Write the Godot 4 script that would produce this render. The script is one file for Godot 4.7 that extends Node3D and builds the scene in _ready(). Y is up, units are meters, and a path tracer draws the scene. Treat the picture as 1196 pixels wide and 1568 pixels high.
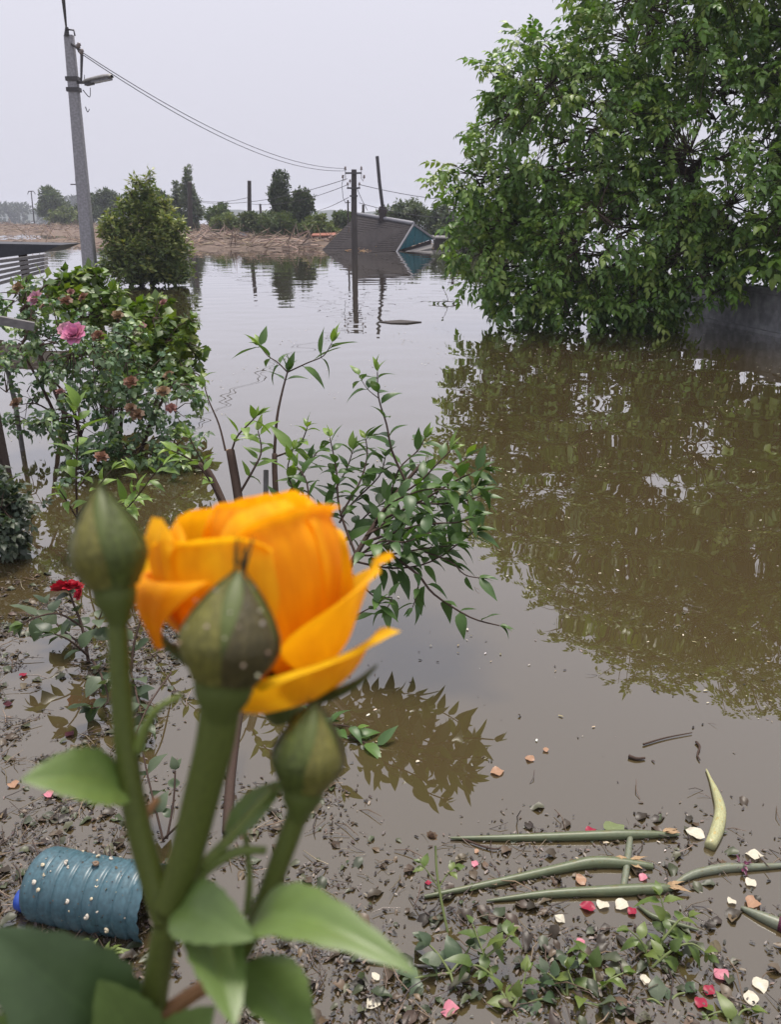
extends Node3D
# A flooded garden: muddy water, a half-sunken house, a walnut tree, a yellow rose close to the lens.

const SUN_ELEVATION := 72.0
const SUN_AZIMUTH := 14.0        # degrees to the right of straight ahead

var rng := RandomNumberGenerator.new()
var taken := {}
var leaf_count := {}
var M := {}
var leaf_tex: ImageTexture
var grain_tex: NoiseTexture2D
var blotch_tex: NoiseTexture2D


class Builder:
	var v := PackedVector3Array()
	var c := PackedColorArray()
	var uv := PackedVector2Array()
	var idx := PackedInt32Array()
	var col := Color(1, 1, 1)

	func vert(p: Vector3, t := Vector2.ZERO) -> int:
		v.append(p)
		c.append(col)
		uv.append(t)
		return v.size() - 1

	func tri(a: int, b: int, d: int) -> void:
		idx.append(a)
		idx.append(b)
		idx.append(d)

	func quad(a: int, b: int, d: int, e: int) -> void:
		tri(a, b, d)
		tri(a, d, e)

	# a flat polygon fan with its own vertices
	func face(pts: Array) -> void:
		var first := v.size()
		for p in pts:
			vert(p, Vector2(p.x, p.z))
		for i in range(1, pts.size() - 1):
			tri(first, first + i, first + i + 1)

	# a box given by its middle, size and turn
	func box(at: Vector3, size: Vector3, turn := Basis()) -> void:
		var h := size / 2.0
		var p := []
		for k in 8:
			p.append(at + turn * Vector3(h.x if k & 1 else -h.x, h.y if k & 2 else -h.y, h.z if k & 4 else -h.z))
		for f in [[0, 1, 3, 2], [5, 4, 6, 7], [4, 0, 2, 6], [1, 5, 7, 3], [2, 3, 7, 6], [4, 5, 1, 0]]:
			face([p[f[3]], p[f[2]], p[f[1]], p[f[0]]])

	# a board between two corners-lists: top face given clockwise from above, thickness straight along n
	func slab(q: Array, n: Vector3) -> void:
		var r := []
		for p in q:
			r.append(p - n)
		face(q)
		var back := r.duplicate()
		back.reverse()
		face(back)
		for i in q.size():
			var j := (i + 1) % q.size()
			face([q[i], r[i], r[j], q[j]])

	# a round tube through points, a radius for each
	func tube(pts: Array, radii: Array, sides := 6, caps := true) -> void:
		var n := pts.size()
		var side := Vector3.ZERO
		var rings := []
		for i in n:
			var along: Vector3 = (pts[mini(i + 1, n - 1)] - pts[maxi(i - 1, 0)]).normalized()
			if i == 0:
				side = along.cross(Vector3.UP if absf(along.y) < 0.9 else Vector3.RIGHT).normalized()
			side = (side - along * side.dot(along)).normalized()
			var other := along.cross(side)
			var ring := []
			for k in sides:
				var a := TAU * k / sides
				ring.append(vert(pts[i] + (side * cos(a) + other * sin(a)) * radii[i], Vector2(float(k) / sides, float(i) / n)))
			rings.append(ring)
		for i in n - 1:
			for k in sides:
				var l := (k + 1) % sides
				quad(rings[i][k], rings[i][l], rings[i + 1][l], rings[i + 1][k])
		if caps:
			var a := vert(pts[0])
			var b := vert(pts[n - 1])
			for k in sides:
				var l := (k + 1) % sides
				tri(a, rings[0][l], rings[0][k])
				tri(b, rings[n - 1][k], rings[n - 1][l])

	# turned shape: profile of (radius, height) round the y axis of xf
	func lathe(profile: Array, sides: int, xf := Transform3D()) -> void:
		var rings := []
		for i in profile.size():
			var ring := []
			for k in sides:
				var a := TAU * k / sides
				ring.append(vert(xf * Vector3(profile[i].x * cos(a), profile[i].y, profile[i].x * sin(a)), Vector2(float(k) / sides, float(i) / profile.size())))
			rings.append(ring)
		for i in profile.size() - 1:
			for k in sides:
				var l := (k + 1) % sides
				quad(rings[i][k], rings[i + 1][k], rings[i + 1][l], rings[i][l])

	# a leaf blade: base at the origin of xf, growing along its z, upper face along its y
	func blade(xf: Transform3D, length: float, width: float, fold := 0.25, droop := 0.25, n := 3, tip := 0.8, wave := 0.0) -> void:
		var rows := []
		for i in n + 1:
			var t := float(i) / n
			var w := width * 0.55 * pow(sin(PI * pow(t, tip)), 0.85) * (1.0 - 0.4 * t * t) if i > 0 and i < n else 0.0
			var z := length * (t - 0.25 * droop * t * t)
			var y := -droop * length * t * t
			var wy := wave * width * sin(t * 9.0)
			if w == 0.0:
				rows.append([vert(xf * Vector3(0, y, z), Vector2(0.5, t))])
			else:
				rows.append([vert(xf * Vector3(-w, y + fold * w + wy, z), Vector2(0.5 - w / width, t)), vert(xf * Vector3(0, y, z), Vector2(0.5, t)), vert(xf * Vector3(w, y + fold * w - wy, z), Vector2(0.5 + w / width, t))])
		for i in n:
			var a: Array = rows[i]
			var b: Array = rows[i + 1]
			if a.size() == 1 and b.size() == 3:
				tri(a[0], b[1], b[0])
				tri(a[0], b[2], b[1])
			elif a.size() == 3 and b.size() == 1:
				tri(a[0], a[1], b[0])
				tri(a[1], a[2], b[0])
			elif a.size() == 3:
				quad(a[0], a[1], b[1], b[0])
				quad(a[1], a[2], b[2], b[1])

	func mesh(smooth := true) -> ArrayMesh:
		var n := PackedVector3Array()
		n.resize(v.size())
		for i in range(0, idx.size(), 3):
			var a := v[idx[i]]
			var fn := (v[idx[i + 2]] - a).cross(v[idx[i + 1]] - a)
			n[idx[i]] += fn
			n[idx[i + 1]] += fn
			n[idx[i + 2]] += fn
		for i in n.size():
			n[i] = n[i].normalized() if n[i].length_squared() > 1e-20 else Vector3.UP
		var arrays := []
		arrays.resize(Mesh.ARRAY_MAX)
		arrays[Mesh.ARRAY_VERTEX] = v
		arrays[Mesh.ARRAY_NORMAL] = n
		arrays[Mesh.ARRAY_COLOR] = c
		arrays[Mesh.ARRAY_TEX_UV] = uv
		arrays[Mesh.ARRAY_INDEX] = idx
		var m := ArrayMesh.new()
		m.add_surface_from_arrays(Mesh.PRIMITIVE_TRIANGLES, arrays)
		return m


# ---------------------------------------------------------------- naming and placing

func numbered(called: String) -> String:
	var n: int = taken.get(called, 0)
	taken[called] = n + 1
	return called if n == 0 else "%s_%03d" % [called, n]


func tag(o: Node3D, label: String, category: String, group := "", kind := "") -> Node3D:
	if label:
		o.set_meta("label", label)
	if category:
		o.set_meta("category", category)
	if group:
		o.set_meta("group", group)
	if kind:
		o.set_meta("kind", kind)
	return o


func thing(called: String, label: String, category: String, at := Vector3.ZERO, group := "") -> Node3D:
	var o := Node3D.new()
	o.name = numbered(called)
	add_child(o)
	o.position = at
	return tag(o, label, category, group)


func part(called: String, m: Mesh, material: Material, parent: Node3D = self) -> MeshInstance3D:
	var o := MeshInstance3D.new()
	o.name = numbered(called) if parent == self else called
	o.mesh = m
	o.material_override = material
	parent.add_child(o, true)
	return o


func single(called: String, m: Mesh, material: Material, label: String, category: String, at := Vector3.ZERO, group := "") -> MeshInstance3D:
	var o := part(called, m, material)
	o.position = at
	tag(o, label, category, group)
	return o


func setting(called: String, m: Mesh, material: Material, label: String) -> MeshInstance3D:
	var o := part(called, m, material)
	tag(o, label, "", "", "structure")
	return o


func many(called: String, m: Mesh, material: Material, places: Array, colors: Array, parent: Node3D = self) -> MultiMeshInstance3D:
	var mm := MultiMesh.new()
	mm.transform_format = MultiMesh.TRANSFORM_3D
	mm.use_colors = true
	mm.mesh = m
	mm.instance_count = places.size()
	for i in places.size():
		mm.set_instance_transform(i, places[i])
		mm.set_instance_color(i, colors[i])
	var o := MultiMeshInstance3D.new()
	o.name = numbered(called) if parent == self else called
	o.multimesh = mm
	o.material_override = material
	parent.add_child(o, true)
	o.set_meta("kind", "stuff")
	return o


# ---------------------------------------------------------------- small maths

func rnd(a: float, b: float) -> float:
	return rng.randf_range(a, b)


func rvec() -> Vector3:
	var z := rng.randf_range(-1, 1)
	var a := rng.randf() * TAU
	var r := sqrt(1 - z * z)
	return Vector3(r * cos(a), z, r * sin(a))


func pick(a: Array) -> Variant:
	return a[rng.randi() % a.size()]


# a frame whose z runs along dir and whose y is as near to up as it can be
func frame(dir: Vector3, up := Vector3.UP) -> Basis:
	var z := dir.normalized()
	var x := up.cross(z)
	if x.length() < 0.01:
		x = Vector3.RIGHT.cross(z)
	x = x.normalized()
	return Basis(x, z.cross(x), z)


# points of a smooth curve through the given ones
func smooth_path(p: Array, per := 4) -> Array:
	var out := []
	for i in p.size() - 1:
		var a: Vector3 = p[maxi(i - 1, 0)]
		var d: Vector3 = p[mini(i + 2, p.size() - 1)]
		for k in per:
			out.append((p[i] as Vector3).cubic_interpolate(p[i + 1], a, d, float(k) / per))
	out.append(p[p.size() - 1])
	return out


func taper(n: int, r0: float, r1: float, curve := 1.0) -> Array:
	var out := []
	for i in n:
		out.append(lerpf(r0, r1, pow(float(i) / maxi(n - 1, 1), curve)))
	return out


func vary(c: Color, amount := 0.2) -> Color:
	var k := rnd(1 - amount, 1 + amount)
	return Color(c.r * k * rnd(0.9, 1.1), c.g * k, c.b * k * rnd(0.85, 1.15))


# ---------------------------------------------------------------- materials

func lin(r: float, g: float, b: float) -> Color:
	return Color(r, g, b).linear_to_srgb()


func mat(called: String, c: Color, rough := 0.8, spec := 0.5) -> StandardMaterial3D:
	var m := StandardMaterial3D.new()
	m.resource_name = called
	m.albedo_color = c
	m.roughness = rough
	m.metallic_specular = spec
	m.cull_mode = BaseMaterial3D.CULL_DISABLED
	return m


func grainy(m: StandardMaterial3D, scale: float, relief := 0.0, tex: Texture2D = grain_tex) -> StandardMaterial3D:
	m.albedo_texture = tex
	m.uv1_triplanar = true
	m.uv1_scale = Vector3.ONE * scale
	if relief > 0.0:
		m.heightmap_enabled = true
		m.heightmap_texture = tex
		m.heightmap_scale = relief
	return m


func leafy(called: String, rough := 0.42, through := 0.75, spec := 0.5) -> StandardMaterial3D:
	var m := mat(called, Color.WHITE, rough, spec)
	m.vertex_color_use_as_albedo = true
	m.albedo_texture = leaf_tex
	m.backlight_enabled = true
	m.backlight = Color(through, through * 1.05, through * 0.55)
	return m


func noise_tex(freq: float, lo: float, hi: float, octaves := 4, size := 256, sd := 1) -> NoiseTexture2D:
	var f := FastNoiseLite.new()
	f.seed = sd
	f.frequency = freq
	f.fractal_octaves = octaves
	var t := NoiseTexture2D.new()
	t.width = size
	t.height = size
	t.seamless = true
	t.noise = f
	var g := Gradient.new()
	g.set_color(0, Color(lo, lo, lo))
	g.set_color(1, Color(hi, hi, hi))
	t.color_ramp = g
	return t


# slopes of a sea of small ripples on a square that tiles; crests lie mostly across z
func ripples(size: int, waves: int, low: int, high: int, aniso: float, sd: int) -> PackedVector2Array:
	rng.seed = sd
	var out := PackedVector2Array()
	out.resize(size * size)
	for w in waves:
		var k := rnd(low, high)
		var a := rng.randfn(0.0, aniso)
		var kx := int(round(k * sin(a)))
		var ky := int(round(k * cos(a)))
		if kx == 0 and ky == 0:
			ky = low
		var kk := sqrt(float(kx * kx + ky * ky))
		var amp := pow(kk / low, -0.7) / sqrt(float(waves))
		var way := Vector2(kx, ky) / kk * amp
		var ph := rng.randf() * TAU
		for y in size:
			var base := ph + TAU * ky * y / size
			for x in size:
				out[y * size + x] += way * cos(base + TAU * kx * x / size)
	return out


func slope_at(r: PackedVector2Array, size: int, tile: float, x: float, z: float) -> Vector2:
	var u := fposmod(x / tile, 1.0) * size
	var v := fposmod(z / tile, 1.0) * size
	var i := int(u) % size
	var j := int(v) % size
	var k := (i + 1) % size
	var l := (j + 1) % size
	var fu := u - int(u)
	var fv := v - int(v)
	return r[j * size + i].lerp(r[j * size + k], fu).lerp(r[l * size + i].lerp(r[l * size + k], fu), fv)


# a flat sheet of water in square cells, finer near the bank, with rippled normals
func water_sheet() -> ArrayMesh:
	var size := 160
	var a := ripples(size, 26, 3, 15, 0.75, 11)
	var v := PackedVector3Array()
	var n := PackedVector3Array()
	var uv := PackedVector2Array()
	var idx := PackedInt32Array()
	for band in [[-7.0, 7.0, 2.0, -6.0, 0.03], [-14.0, 14.0, -6.0, -16.0, 0.055], [-34.0, 30.0, -16.0, -46.0, 0.16], [-80.0, 60.0, -46.0, -110.0, 0.7]]:
		var nx := int((band[1] - band[0]) / band[4])
		var nz := int((band[2] - band[3]) / band[4])
		var first := v.size()
		for j in nz + 1:
			var z := lerpf(band[2], band[3], float(j) / nz)
			for i in nx + 1:
				var x := lerpf(band[0], band[1], float(i) / nx)
				var s := (slope_at(a, size, 3.1, x, z) + slope_at(a, size, 7.7, z * 0.3 + x, z + 0.2 * x) * 0.7) * 0.0105
				v.append(Vector3(x, 0, z))
				n.append(Vector3(s.x, 1, s.y).normalized())
				uv.append(Vector2(x, z))
		for j in nz:
			for i in nx:
				var p := first + j * (nx + 1) + i
				idx.append_array(PackedInt32Array([p, p + nx + 2, p + 1, p, p + nx + 1, p + nx + 2]))
	# calm open water all round, out to the horizon
	for q in [[-700, 700, -110, -900], [-700, -7, 40, -6], [7, 700, 40, -6], [-700, -14, -6, -16], [14, 700, -6, -16], [-700, -34, -16, -46], [30, 700, -16, -46], [-700, -80, -46, -110], [60, 700, -46, -110], [-7, 7, 40, 2]]:
		var p := v.size()
		for c in [Vector3(q[0], 0, q[2]), Vector3(q[1], 0, q[2]), Vector3(q[1], 0, q[3]), Vector3(q[0], 0, q[3])]:
			v.append(c)
			n.append(Vector3.UP)
			uv.append(Vector2(c.x, c.z))
		idx.append_array(PackedInt32Array([p, p + 2, p + 1, p, p + 3, p + 2]))
	for i in range(0, idx.size(), 3):
		var e := (v[idx[i + 2]] - v[idx[i]]).cross(v[idx[i + 1]] - v[idx[i]])
		if e.y < 0:
			var t := idx[i + 1]
			idx[i + 1] = idx[i + 2]
			idx[i + 2] = t
	var arrays := []
	arrays.resize(Mesh.ARRAY_MAX)
	arrays[Mesh.ARRAY_VERTEX] = v
	arrays[Mesh.ARRAY_NORMAL] = n
	arrays[Mesh.ARRAY_TEX_UV] = uv
	arrays[Mesh.ARRAY_INDEX] = idx
	var m := ArrayMesh.new()
	m.add_surface_from_arrays(Mesh.PRIMITIVE_TRIANGLES, arrays)
	return m


func make_leaf_texture() -> ImageTexture:
	var f := FastNoiseLite.new()
	f.frequency = 0.06
	f.seed = 7
	var im := Image.create_empty(64, 128, false, Image.FORMAT_RGB8)
	for y in 128:
		for x in 64:
			var u := absf(x / 63.0 - 0.5) * 2.0
			var t := y / 127.0
			var k := 0.92 + 0.05 * f.get_noise_2d(x, y)
			var rib := clampf(1.0 - u * 14.0, 0, 1)
			var vein := fposmod(t * 7.0 - u * 1.1, 1.0)
			var side := clampf(1.0 - absf(vein - 0.5) * 14.0, 0, 1) * 0.5
			k += 0.07 * maxf(rib, side)
			im.set_pixel(x, y, Color(k, minf(k, 1.0), k * 0.97))
	return ImageTexture.create_from_image(im)


func make_materials() -> void:
	leaf_tex = make_leaf_texture()
	grain_tex = noise_tex(0.03, 0.78, 1.0, 5, 256, 3)
	blotch_tex = noise_tex(0.012, 0.68, 1.0, 5, 512, 5)
	M.leaf = leafy("leaf")
	M.leaf_glossy = leafy("glossy leaf", 0.4, 0.75, 0.45)
	M.leaf_far = leafy("far leaf", 0.6, 0.7, 0.4)
	M.petal = leafy("petal", 0.5, 0.8, 0.3)
	M.petal.backlight = Color(0.7, 0.68, 0.7)
	M.bark = grainy(mat("bark", lin(0.075, 0.055, 0.042), 0.9, 0.3), 3.0, 1.0)
	M.twig = grainy(mat("twig bark", lin(0.07, 0.045, 0.035), 0.8, 0.3), 20.0, 0.1)
	M.far_bark = mat("far bark", lin(0.06, 0.05, 0.045), 0.9, 0.2)
	M.concrete = grainy(mat("concrete pole", lin(0.34, 0.335, 0.36), 0.85, 0.3), 2.0, 0.3)
	M.wall = grainy(mat("weathered concrete", lin(0.4, 0.4, 0.42), 0.9, 0.3), 0.9, 1.2, blotch_tex)
	M.iron = grainy(mat("weathered iron", lin(0.06, 0.055, 0.06), 0.6, 0.5), 8.0)
	M.lamp_body = grainy(mat("aged lamp housing", lin(0.26, 0.25, 0.24), 0.55, 0.5), 6.0, 0.0, blotch_tex)
	M.porcelain = mat("insulator", lin(0.16, 0.13, 0.12), 0.3, 0.5)
	M.cable = mat("cable", lin(0.05, 0.05, 0.055), 0.7, 0.3)
	M.timber = grainy(mat("grey timber pole", lin(0.085, 0.075, 0.072), 0.9, 0.3), 4.0)
	M.slate = grainy(mat("roof slate", lin(0.042, 0.036, 0.038), 0.9, 0.3), 0.8, 2.0, blotch_tex)
	M.trim = grainy(mat("pale painted trim", lin(0.3, 0.3, 0.33), 0.7, 0.4), 3.0)
	M.teal = grainy(mat("teal painted board", lin(0.025, 0.17, 0.22), 0.7, 0.4), 2.0)
	M.rust_roof = grainy(mat("rusty sheet", lin(0.3, 0.11, 0.07), 0.8, 0.4), 2.0)
	M.shed_dark = grainy(mat("dark roofing sheet", lin(0.022, 0.024, 0.036), 0.55, 0.5), 2.0)
	M.board = grainy(mat("grey weathered board", lin(0.2, 0.19, 0.19), 0.85, 0.3), 3.0, 0.3)
	M.brick = grainy(mat("sooty brick", lin(0.07, 0.055, 0.055), 0.9, 0.3), 4.0)
	M.straw = mat("straw", Color.WHITE, 0.8, 0.3)
	M.straw.vertex_color_use_as_albedo = true
	M.wet = mat("wet litter", Color.WHITE, 0.42, 0.4)
	M.wet.vertex_color_use_as_albedo = true
	M.post = grainy(mat("old fence wood", lin(0.06, 0.045, 0.04), 0.9, 0.3), 6.0, 0.5)
	M.mud = grainy(mat("mud", lin(0.055, 0.042, 0.032), 0.45, 0.5), 3.0, 1.5, blotch_tex)


# ---------------------------------------------------------------- plants

# leaf meshes -----------------------------------------------------

func compound_leaf(leaflets: int, length: float, width: float, stalk: float, droop: float, sd: int) -> ArrayMesh:
	rng.seed = sd
	var b := Builder.new()
	b.col = Color(0.9, 0.8, 0.6)
	b.tube([Vector3.ZERO, Vector3(0, -droop * stalk * 0.2, stalk * 0.5), Vector3(0, -droop * stalk * 0.7, stalk * 0.95)], [stalk * 0.012, stalk * 0.009, stalk * 0.006], 3, false)
	var pairs := leaflets / 2
	for i in pairs:
		var t := lerpf(0.35, 0.85, float(i) / maxi(pairs - 1, 1))
		for s in [-1.0, 1.0]:
			var at := Vector3(0, -droop * stalk * t * t * 0.75, stalk * t)
			var dir := Vector3(s * rnd(0.8, 1.1), rnd(-0.55, 0.05) - droop * 0.4, rnd(0.35, 0.7))
			b.col = vary(Color(1, 1, 1), 0.16)
			b.blade(Transform3D(frame(dir, Vector3(rnd(-0.3, 0.3), 1, rnd(-0.3, 0.3))), at), length * rnd(0.75, 1.05) * (0.75 + 0.3 * t), width * rnd(0.85, 1.1), 0.3, rnd(0.1, 0.45), 3)
	b.col = vary(Color(1, 1, 1), 0.16)
	b.blade(Transform3D(frame(Vector3(rnd(-0.2, 0.2), -0.3 - droop * 0.5, 1)), Vector3(0, -droop * stalk * 0.7, stalk * 0.93)), length * 1.15, width * 1.1, 0.3, 0.3, 3)
	return b.mesh()


func leaf_tuft(count: int, length: float, width: float, reach: float, sd: int, upright := 0.2) -> ArrayMesh:
	rng.seed = sd
	var b := Builder.new()
	for i in count:
		var d := (rvec() + Vector3(0, upright, 0)).normalized()
		b.col = vary(Color(1, 1, 1), 0.22)
		var from := d * reach * rnd(0.1, 0.8)
		b.tube([Vector3.ZERO, from * 1.02], [width * 0.03, width * 0.03], 3, false)
		b.blade(Transform3D(frame(d + rvec() * 0.5, rvec() + Vector3.UP), from), length * rnd(0.7, 1.2), width * rnd(0.8, 1.2), 0.2, rnd(0, 0.4), 2)
	return b.mesh()


# a tree or bush: trunk, limbs to each lobe of its crown, twigs to the tips, leaves on the twigs
func grow(o: Dictionary) -> Node3D:
	rng.seed = o.seed
	var root := thing(o.called, o.label, o.category, o.base, o.get("group", ""))
	var gaps := FastNoiseLite.new()
	gaps.seed = o.seed
	gaps.frequency = o.get("gap_size", 0.8)
	var r0: float = o.trunk_r
	var trunk_b := Builder.new()
	var limb_b := Builder.new()
	var stems: Array = o.trunks
	var spine := []
	for s in stems:
		var p := smooth_path(s, 4)
		trunk_b.tube(p, taper(p.size(), r0, r0 * 0.35), o.get("sides", 8))
		spine.append_array(p)
	part("trunk", trunk_b.mesh(), o.bark, root)
	var places := []
	var colors := []
	var own := []
	var total := 0.0
	for l in o.lobes:
		total += pow(l[1].x * l[1].y * l[1].z, 0.667) * (l[2] if l.size() > 2 else 1.0)
	for l in o.lobes:
		var c: Vector3 = l[0]
		var r: Vector3 = l[1]
		var weight: float = l[2] if l.size() > 2 else 1.0
		var best: Vector3 = spine[0]
		var far := 1e9
		for p in spine:
			var d: float = p.distance_to(c) + maxf(0, p.y - c.y) * 1.5
			if d < far and p.y > 0.02:
				far = d
				best = p
		var nodes := []
		var bend := rvec() * best.distance_to(c) * 0.12
		var limb := smooth_path([best, best.lerp(c, 0.5) + bend + Vector3(0, best.distance_to(c) * 0.08, 0), c], 4)
		limb_b.tube(limb, taper(limb.size(), r0 * 0.42, r0 * 0.14), 6)
		for i in range(2, limb.size()):
			nodes.append(limb[i])
		for k in int(o.get("arms", 5)):
			var from: Vector3 = limb[rng.randi_range(3, limb.size() - 1)]
			var to := c + rvec() * r * 0.68
			var arm := smooth_path([from, from.lerp(to, 0.5) + rvec() * r.length() * 0.08, to], 3)
			limb_b.tube(arm, taper(arm.size(), r0 * 0.15, r0 * 0.06), 5)
			nodes.append_array(arm.slice(2))
		var n := int(o.tips * pow(r.x * r.y * r.z, 0.667) * weight / total)
		for k in n:
			var d := rvec()
			var tip := c + d * r * lerpf(o.get("inner", 0.5), 1.04, pow(rng.randf(), 0.6))
			tip += rvec() * r.length() * o.get("shag", 0.05)
			if tip.y + o.base.y < o.get("floor", 0.03):
				continue
			if gaps.get_noise_3dv(tip) < o.get("gap", -0.35):
				continue
			var near: Vector3 = nodes[0]
			var close := 1e9
			for p in nodes:
				var q: float = p.distance_squared_to(tip)
				if q < close:
					close = q
					near = p
			var mid := near.lerp(tip, 0.55) + Vector3(0, sqrt(close) * rnd(-0.02, 0.16), 0) + rvec() * sqrt(close) * 0.06
			var tw: float = o.twig_r
			limb_b.tube([near, mid, tip], [tw * 1.6, tw, tw * 0.5], 3, false)
			var run := (tip - mid).normalized()
			var leaves: int = o.leaves
			for j in leaves:
				var t := 1.0 - 0.9 * float(j) / leaves * rnd(0.7, 1.0)
				var at := mid.lerp(tip, t) if t > 0.2 else near.lerp(mid, 0.6 + t * 2.0)
				var dir: Vector3 = (run * 0.7 + rvec() * 0.85 + Vector3(0, o.get("lift", 0.0), 0)).normalized()
				var s := rnd(o.scale[0], o.scale[1])
				var xf := Transform3D(frame(dir, Vector3.UP + rvec() * o.get("tumble", 0.4)).scaled_local(Vector3.ONE * s), at)
				places.append(xf)
				colors.append(vary(pick(o.colors), o.get("vary", 0.2)))
	part("branch", limb_b.mesh(), o.bark, root)
	# the leaves that show largest are parts of their own, the rest is one mass
	var eye := Vector3(0, 1.4, 0)
	var keep: int = o.get("own", 0)
	var order := range(places.size())
	if keep > 0:
		var near_to := []
		for p in places:
			near_to.append((p.origin + o.base).distance_squared_to(eye))
		order.sort_custom(func(a, b): return near_to[a] < near_to[b])
		var tints := []
		for c in o.colors:
			for k in [0.85, 1.1]:
				var m: StandardMaterial3D = o.leaf_mat.duplicate()
				m.albedo_color = Color(c.r * k, c.g * k, c.b * k).linear_to_srgb()
				tints.append(m)
		for i in mini(keep, order.size()):
			var e := part("leaf", o.leaf, tints[rng.randi() % tints.size()], root)
			e.transform = places[order[i]]
	var rest := []
	var rest_c := []
	for i in range(keep, order.size()):
		rest.append(places[order[i]])
		rest_c.append(colors[order[i]])
	if rest.size():
		many("crown", o.leaf, o.leaf_mat, rest, rest_c, root)
	return root


# a plant drawn branch by branch; leaves in pairs along each branch are parts of their own
func branch_plant(root: Node3D, branches: Array, leaf_meshes: Array, leaf_mats: Array, o: Dictionary) -> void:
	var base := root.position
	var rest := {}
	for q in branches:
		var pts := []
		for p in q.p:
			pts.append(p - base)
		pts = smooth_path(pts, 4)
		var b := Builder.new()
		b.tube(pts, taper(pts.size(), q.r[0], q.r[1]), 7)
		part(q.get("called", "branch"), b.mesh(), q.get("bark", o.bark), root)
		if not q.has("leaf"):
			continue
		# walk along the curve
		var length := 0.0
		for i in pts.size() - 1:
			length += pts[i].distance_to(pts[i + 1])
		var step: float = q.get("step", o.step)
		var at: float = length * q.get("from", 0.25)
		var spin := rnd(0, PI)
		while at < length + 0.001:
			var run := 0.0
			var where: Vector3 = pts[pts.size() - 1]
			var dir: Vector3 = (pts[pts.size() - 1] - pts[pts.size() - 2]).normalized()
			for i in pts.size() - 1:
				var s: float = pts[i].distance_to(pts[i + 1])
				if run + s >= at:
					where = pts[i].lerp(pts[i + 1], (at - run) / s)
					dir = (pts[i + 1] - pts[i]).normalized()
					break
				run += s
			spin += PI / 2 + rnd(-0.4, 0.4)
			var side := dir.cross(Vector3.UP if absf(dir.y) < 0.95 else Vector3.RIGHT).normalized().rotated(dir, spin)
			for s in [-1.0, 1.0]:
				if rng.randf() < o.get("skip", 0.12):
					continue
				var d: Vector3 = (side * s + dir * rnd(0.5, 1.0) + Vector3(0, o.get("lift", -0.1), 0) + rvec() * 0.25).normalized()
				var k: float = q.leaf * rnd(0.65, 1.15)
				put_leaf(root, pick(leaf_meshes), pick(q.get("mats", leaf_mats)), Transform3D(frame(d, Vector3.UP + rvec() * 0.35).scaled_local(Vector3.ONE * k), where), rest)
			at += step * rnd(0.7, 1.3)
		# the young tuft at the end
		for k in int(q.get("tuft", 3)):
			var d: Vector3 = ((pts[pts.size() - 1] - pts[pts.size() - 3]).normalized() + rvec() * 0.55 + Vector3(0, 0.15, 0)).normalized()
			put_leaf(root, pick(leaf_meshes), pick(q.get("tip_mats", leaf_mats)), Transform3D(frame(d, Vector3.UP + rvec() * 0.5).scaled_local(Vector3.ONE * q.leaf * rnd(0.4, 0.75)), pts[pts.size() - 1]), rest)
	for m in rest:
		many("foliage", m, M.leaf_glossy, rest[m][0], rest[m][1], root)


# the first 300 leaves of a plant are parts of their own, the rest are joined
func put_leaf(root: Node3D, m: Mesh, material: StandardMaterial3D, xf: Transform3D, rest: Dictionary) -> void:
	var n: int = leaf_count.get(root, 0)
	leaf_count[root] = n + 1
	if n < 300:
		part("leaf", m, material, root).transform = xf
		return
	if not rest.has(m):
		rest[m] = [[], []]
	rest[m][0].append(xf)
	rest[m][1].append(material.albedo_color.srgb_to_linear())


func tinted(base: StandardMaterial3D, cols: Array) -> Array:
	var out := []
	for c in cols:
		var m: StandardMaterial3D = base.duplicate()
		m.albedo_color = c.linear_to_srgb()
		out.append(m)
	return out


func single_leaf(length: float, width: float, fold: float, droop: float, n := 5, tip := 0.75, wave := 0.0) -> ArrayMesh:
	var b := Builder.new()
	b.blade(Transform3D(Basis(), Vector3(0, 0, length * 0.06)), length, width, fold, droop, n, tip, wave)
	b.tube([Vector3.ZERO, Vector3(0, 0, length * 0.1)], [length * 0.012, length * 0.01], 4, false)
	return b.mesh()


# a ruffled blossom, its petals in rings; one mesh for far ones
func blossom(radius: float, rings: int, sd: int, closed := 0.4) -> ArrayMesh:
	rng.seed = sd
	var b := Builder.new()
	for k in rings:
		var n := 5 + k
		for i in n:
			var a := TAU * (i + 0.5 * (k % 2)) / n + rnd(-0.15, 0.15)
			var out := float(k + 1) / rings
			var d := Vector3(cos(a), lerpf(2.2, closed, out), sin(a))
			b.col = vary(Color(1, 1, 1), 0.15)
			b.blade(Transform3D(frame(d, Vector3(-cos(a), 0.6, -sin(a)) + rvec() * 0.2), Vector3(cos(a), 0, sin(a)) * radius * 0.12 * out), radius * lerpf(0.7, 1.05, out), radius * lerpf(0.7, 1.0, out), 0.25, rnd(-0.2, 0.3), 4, 1.15, 0.06)
	return b.mesh()


# ---------------------------------------------------------------- far things

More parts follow.
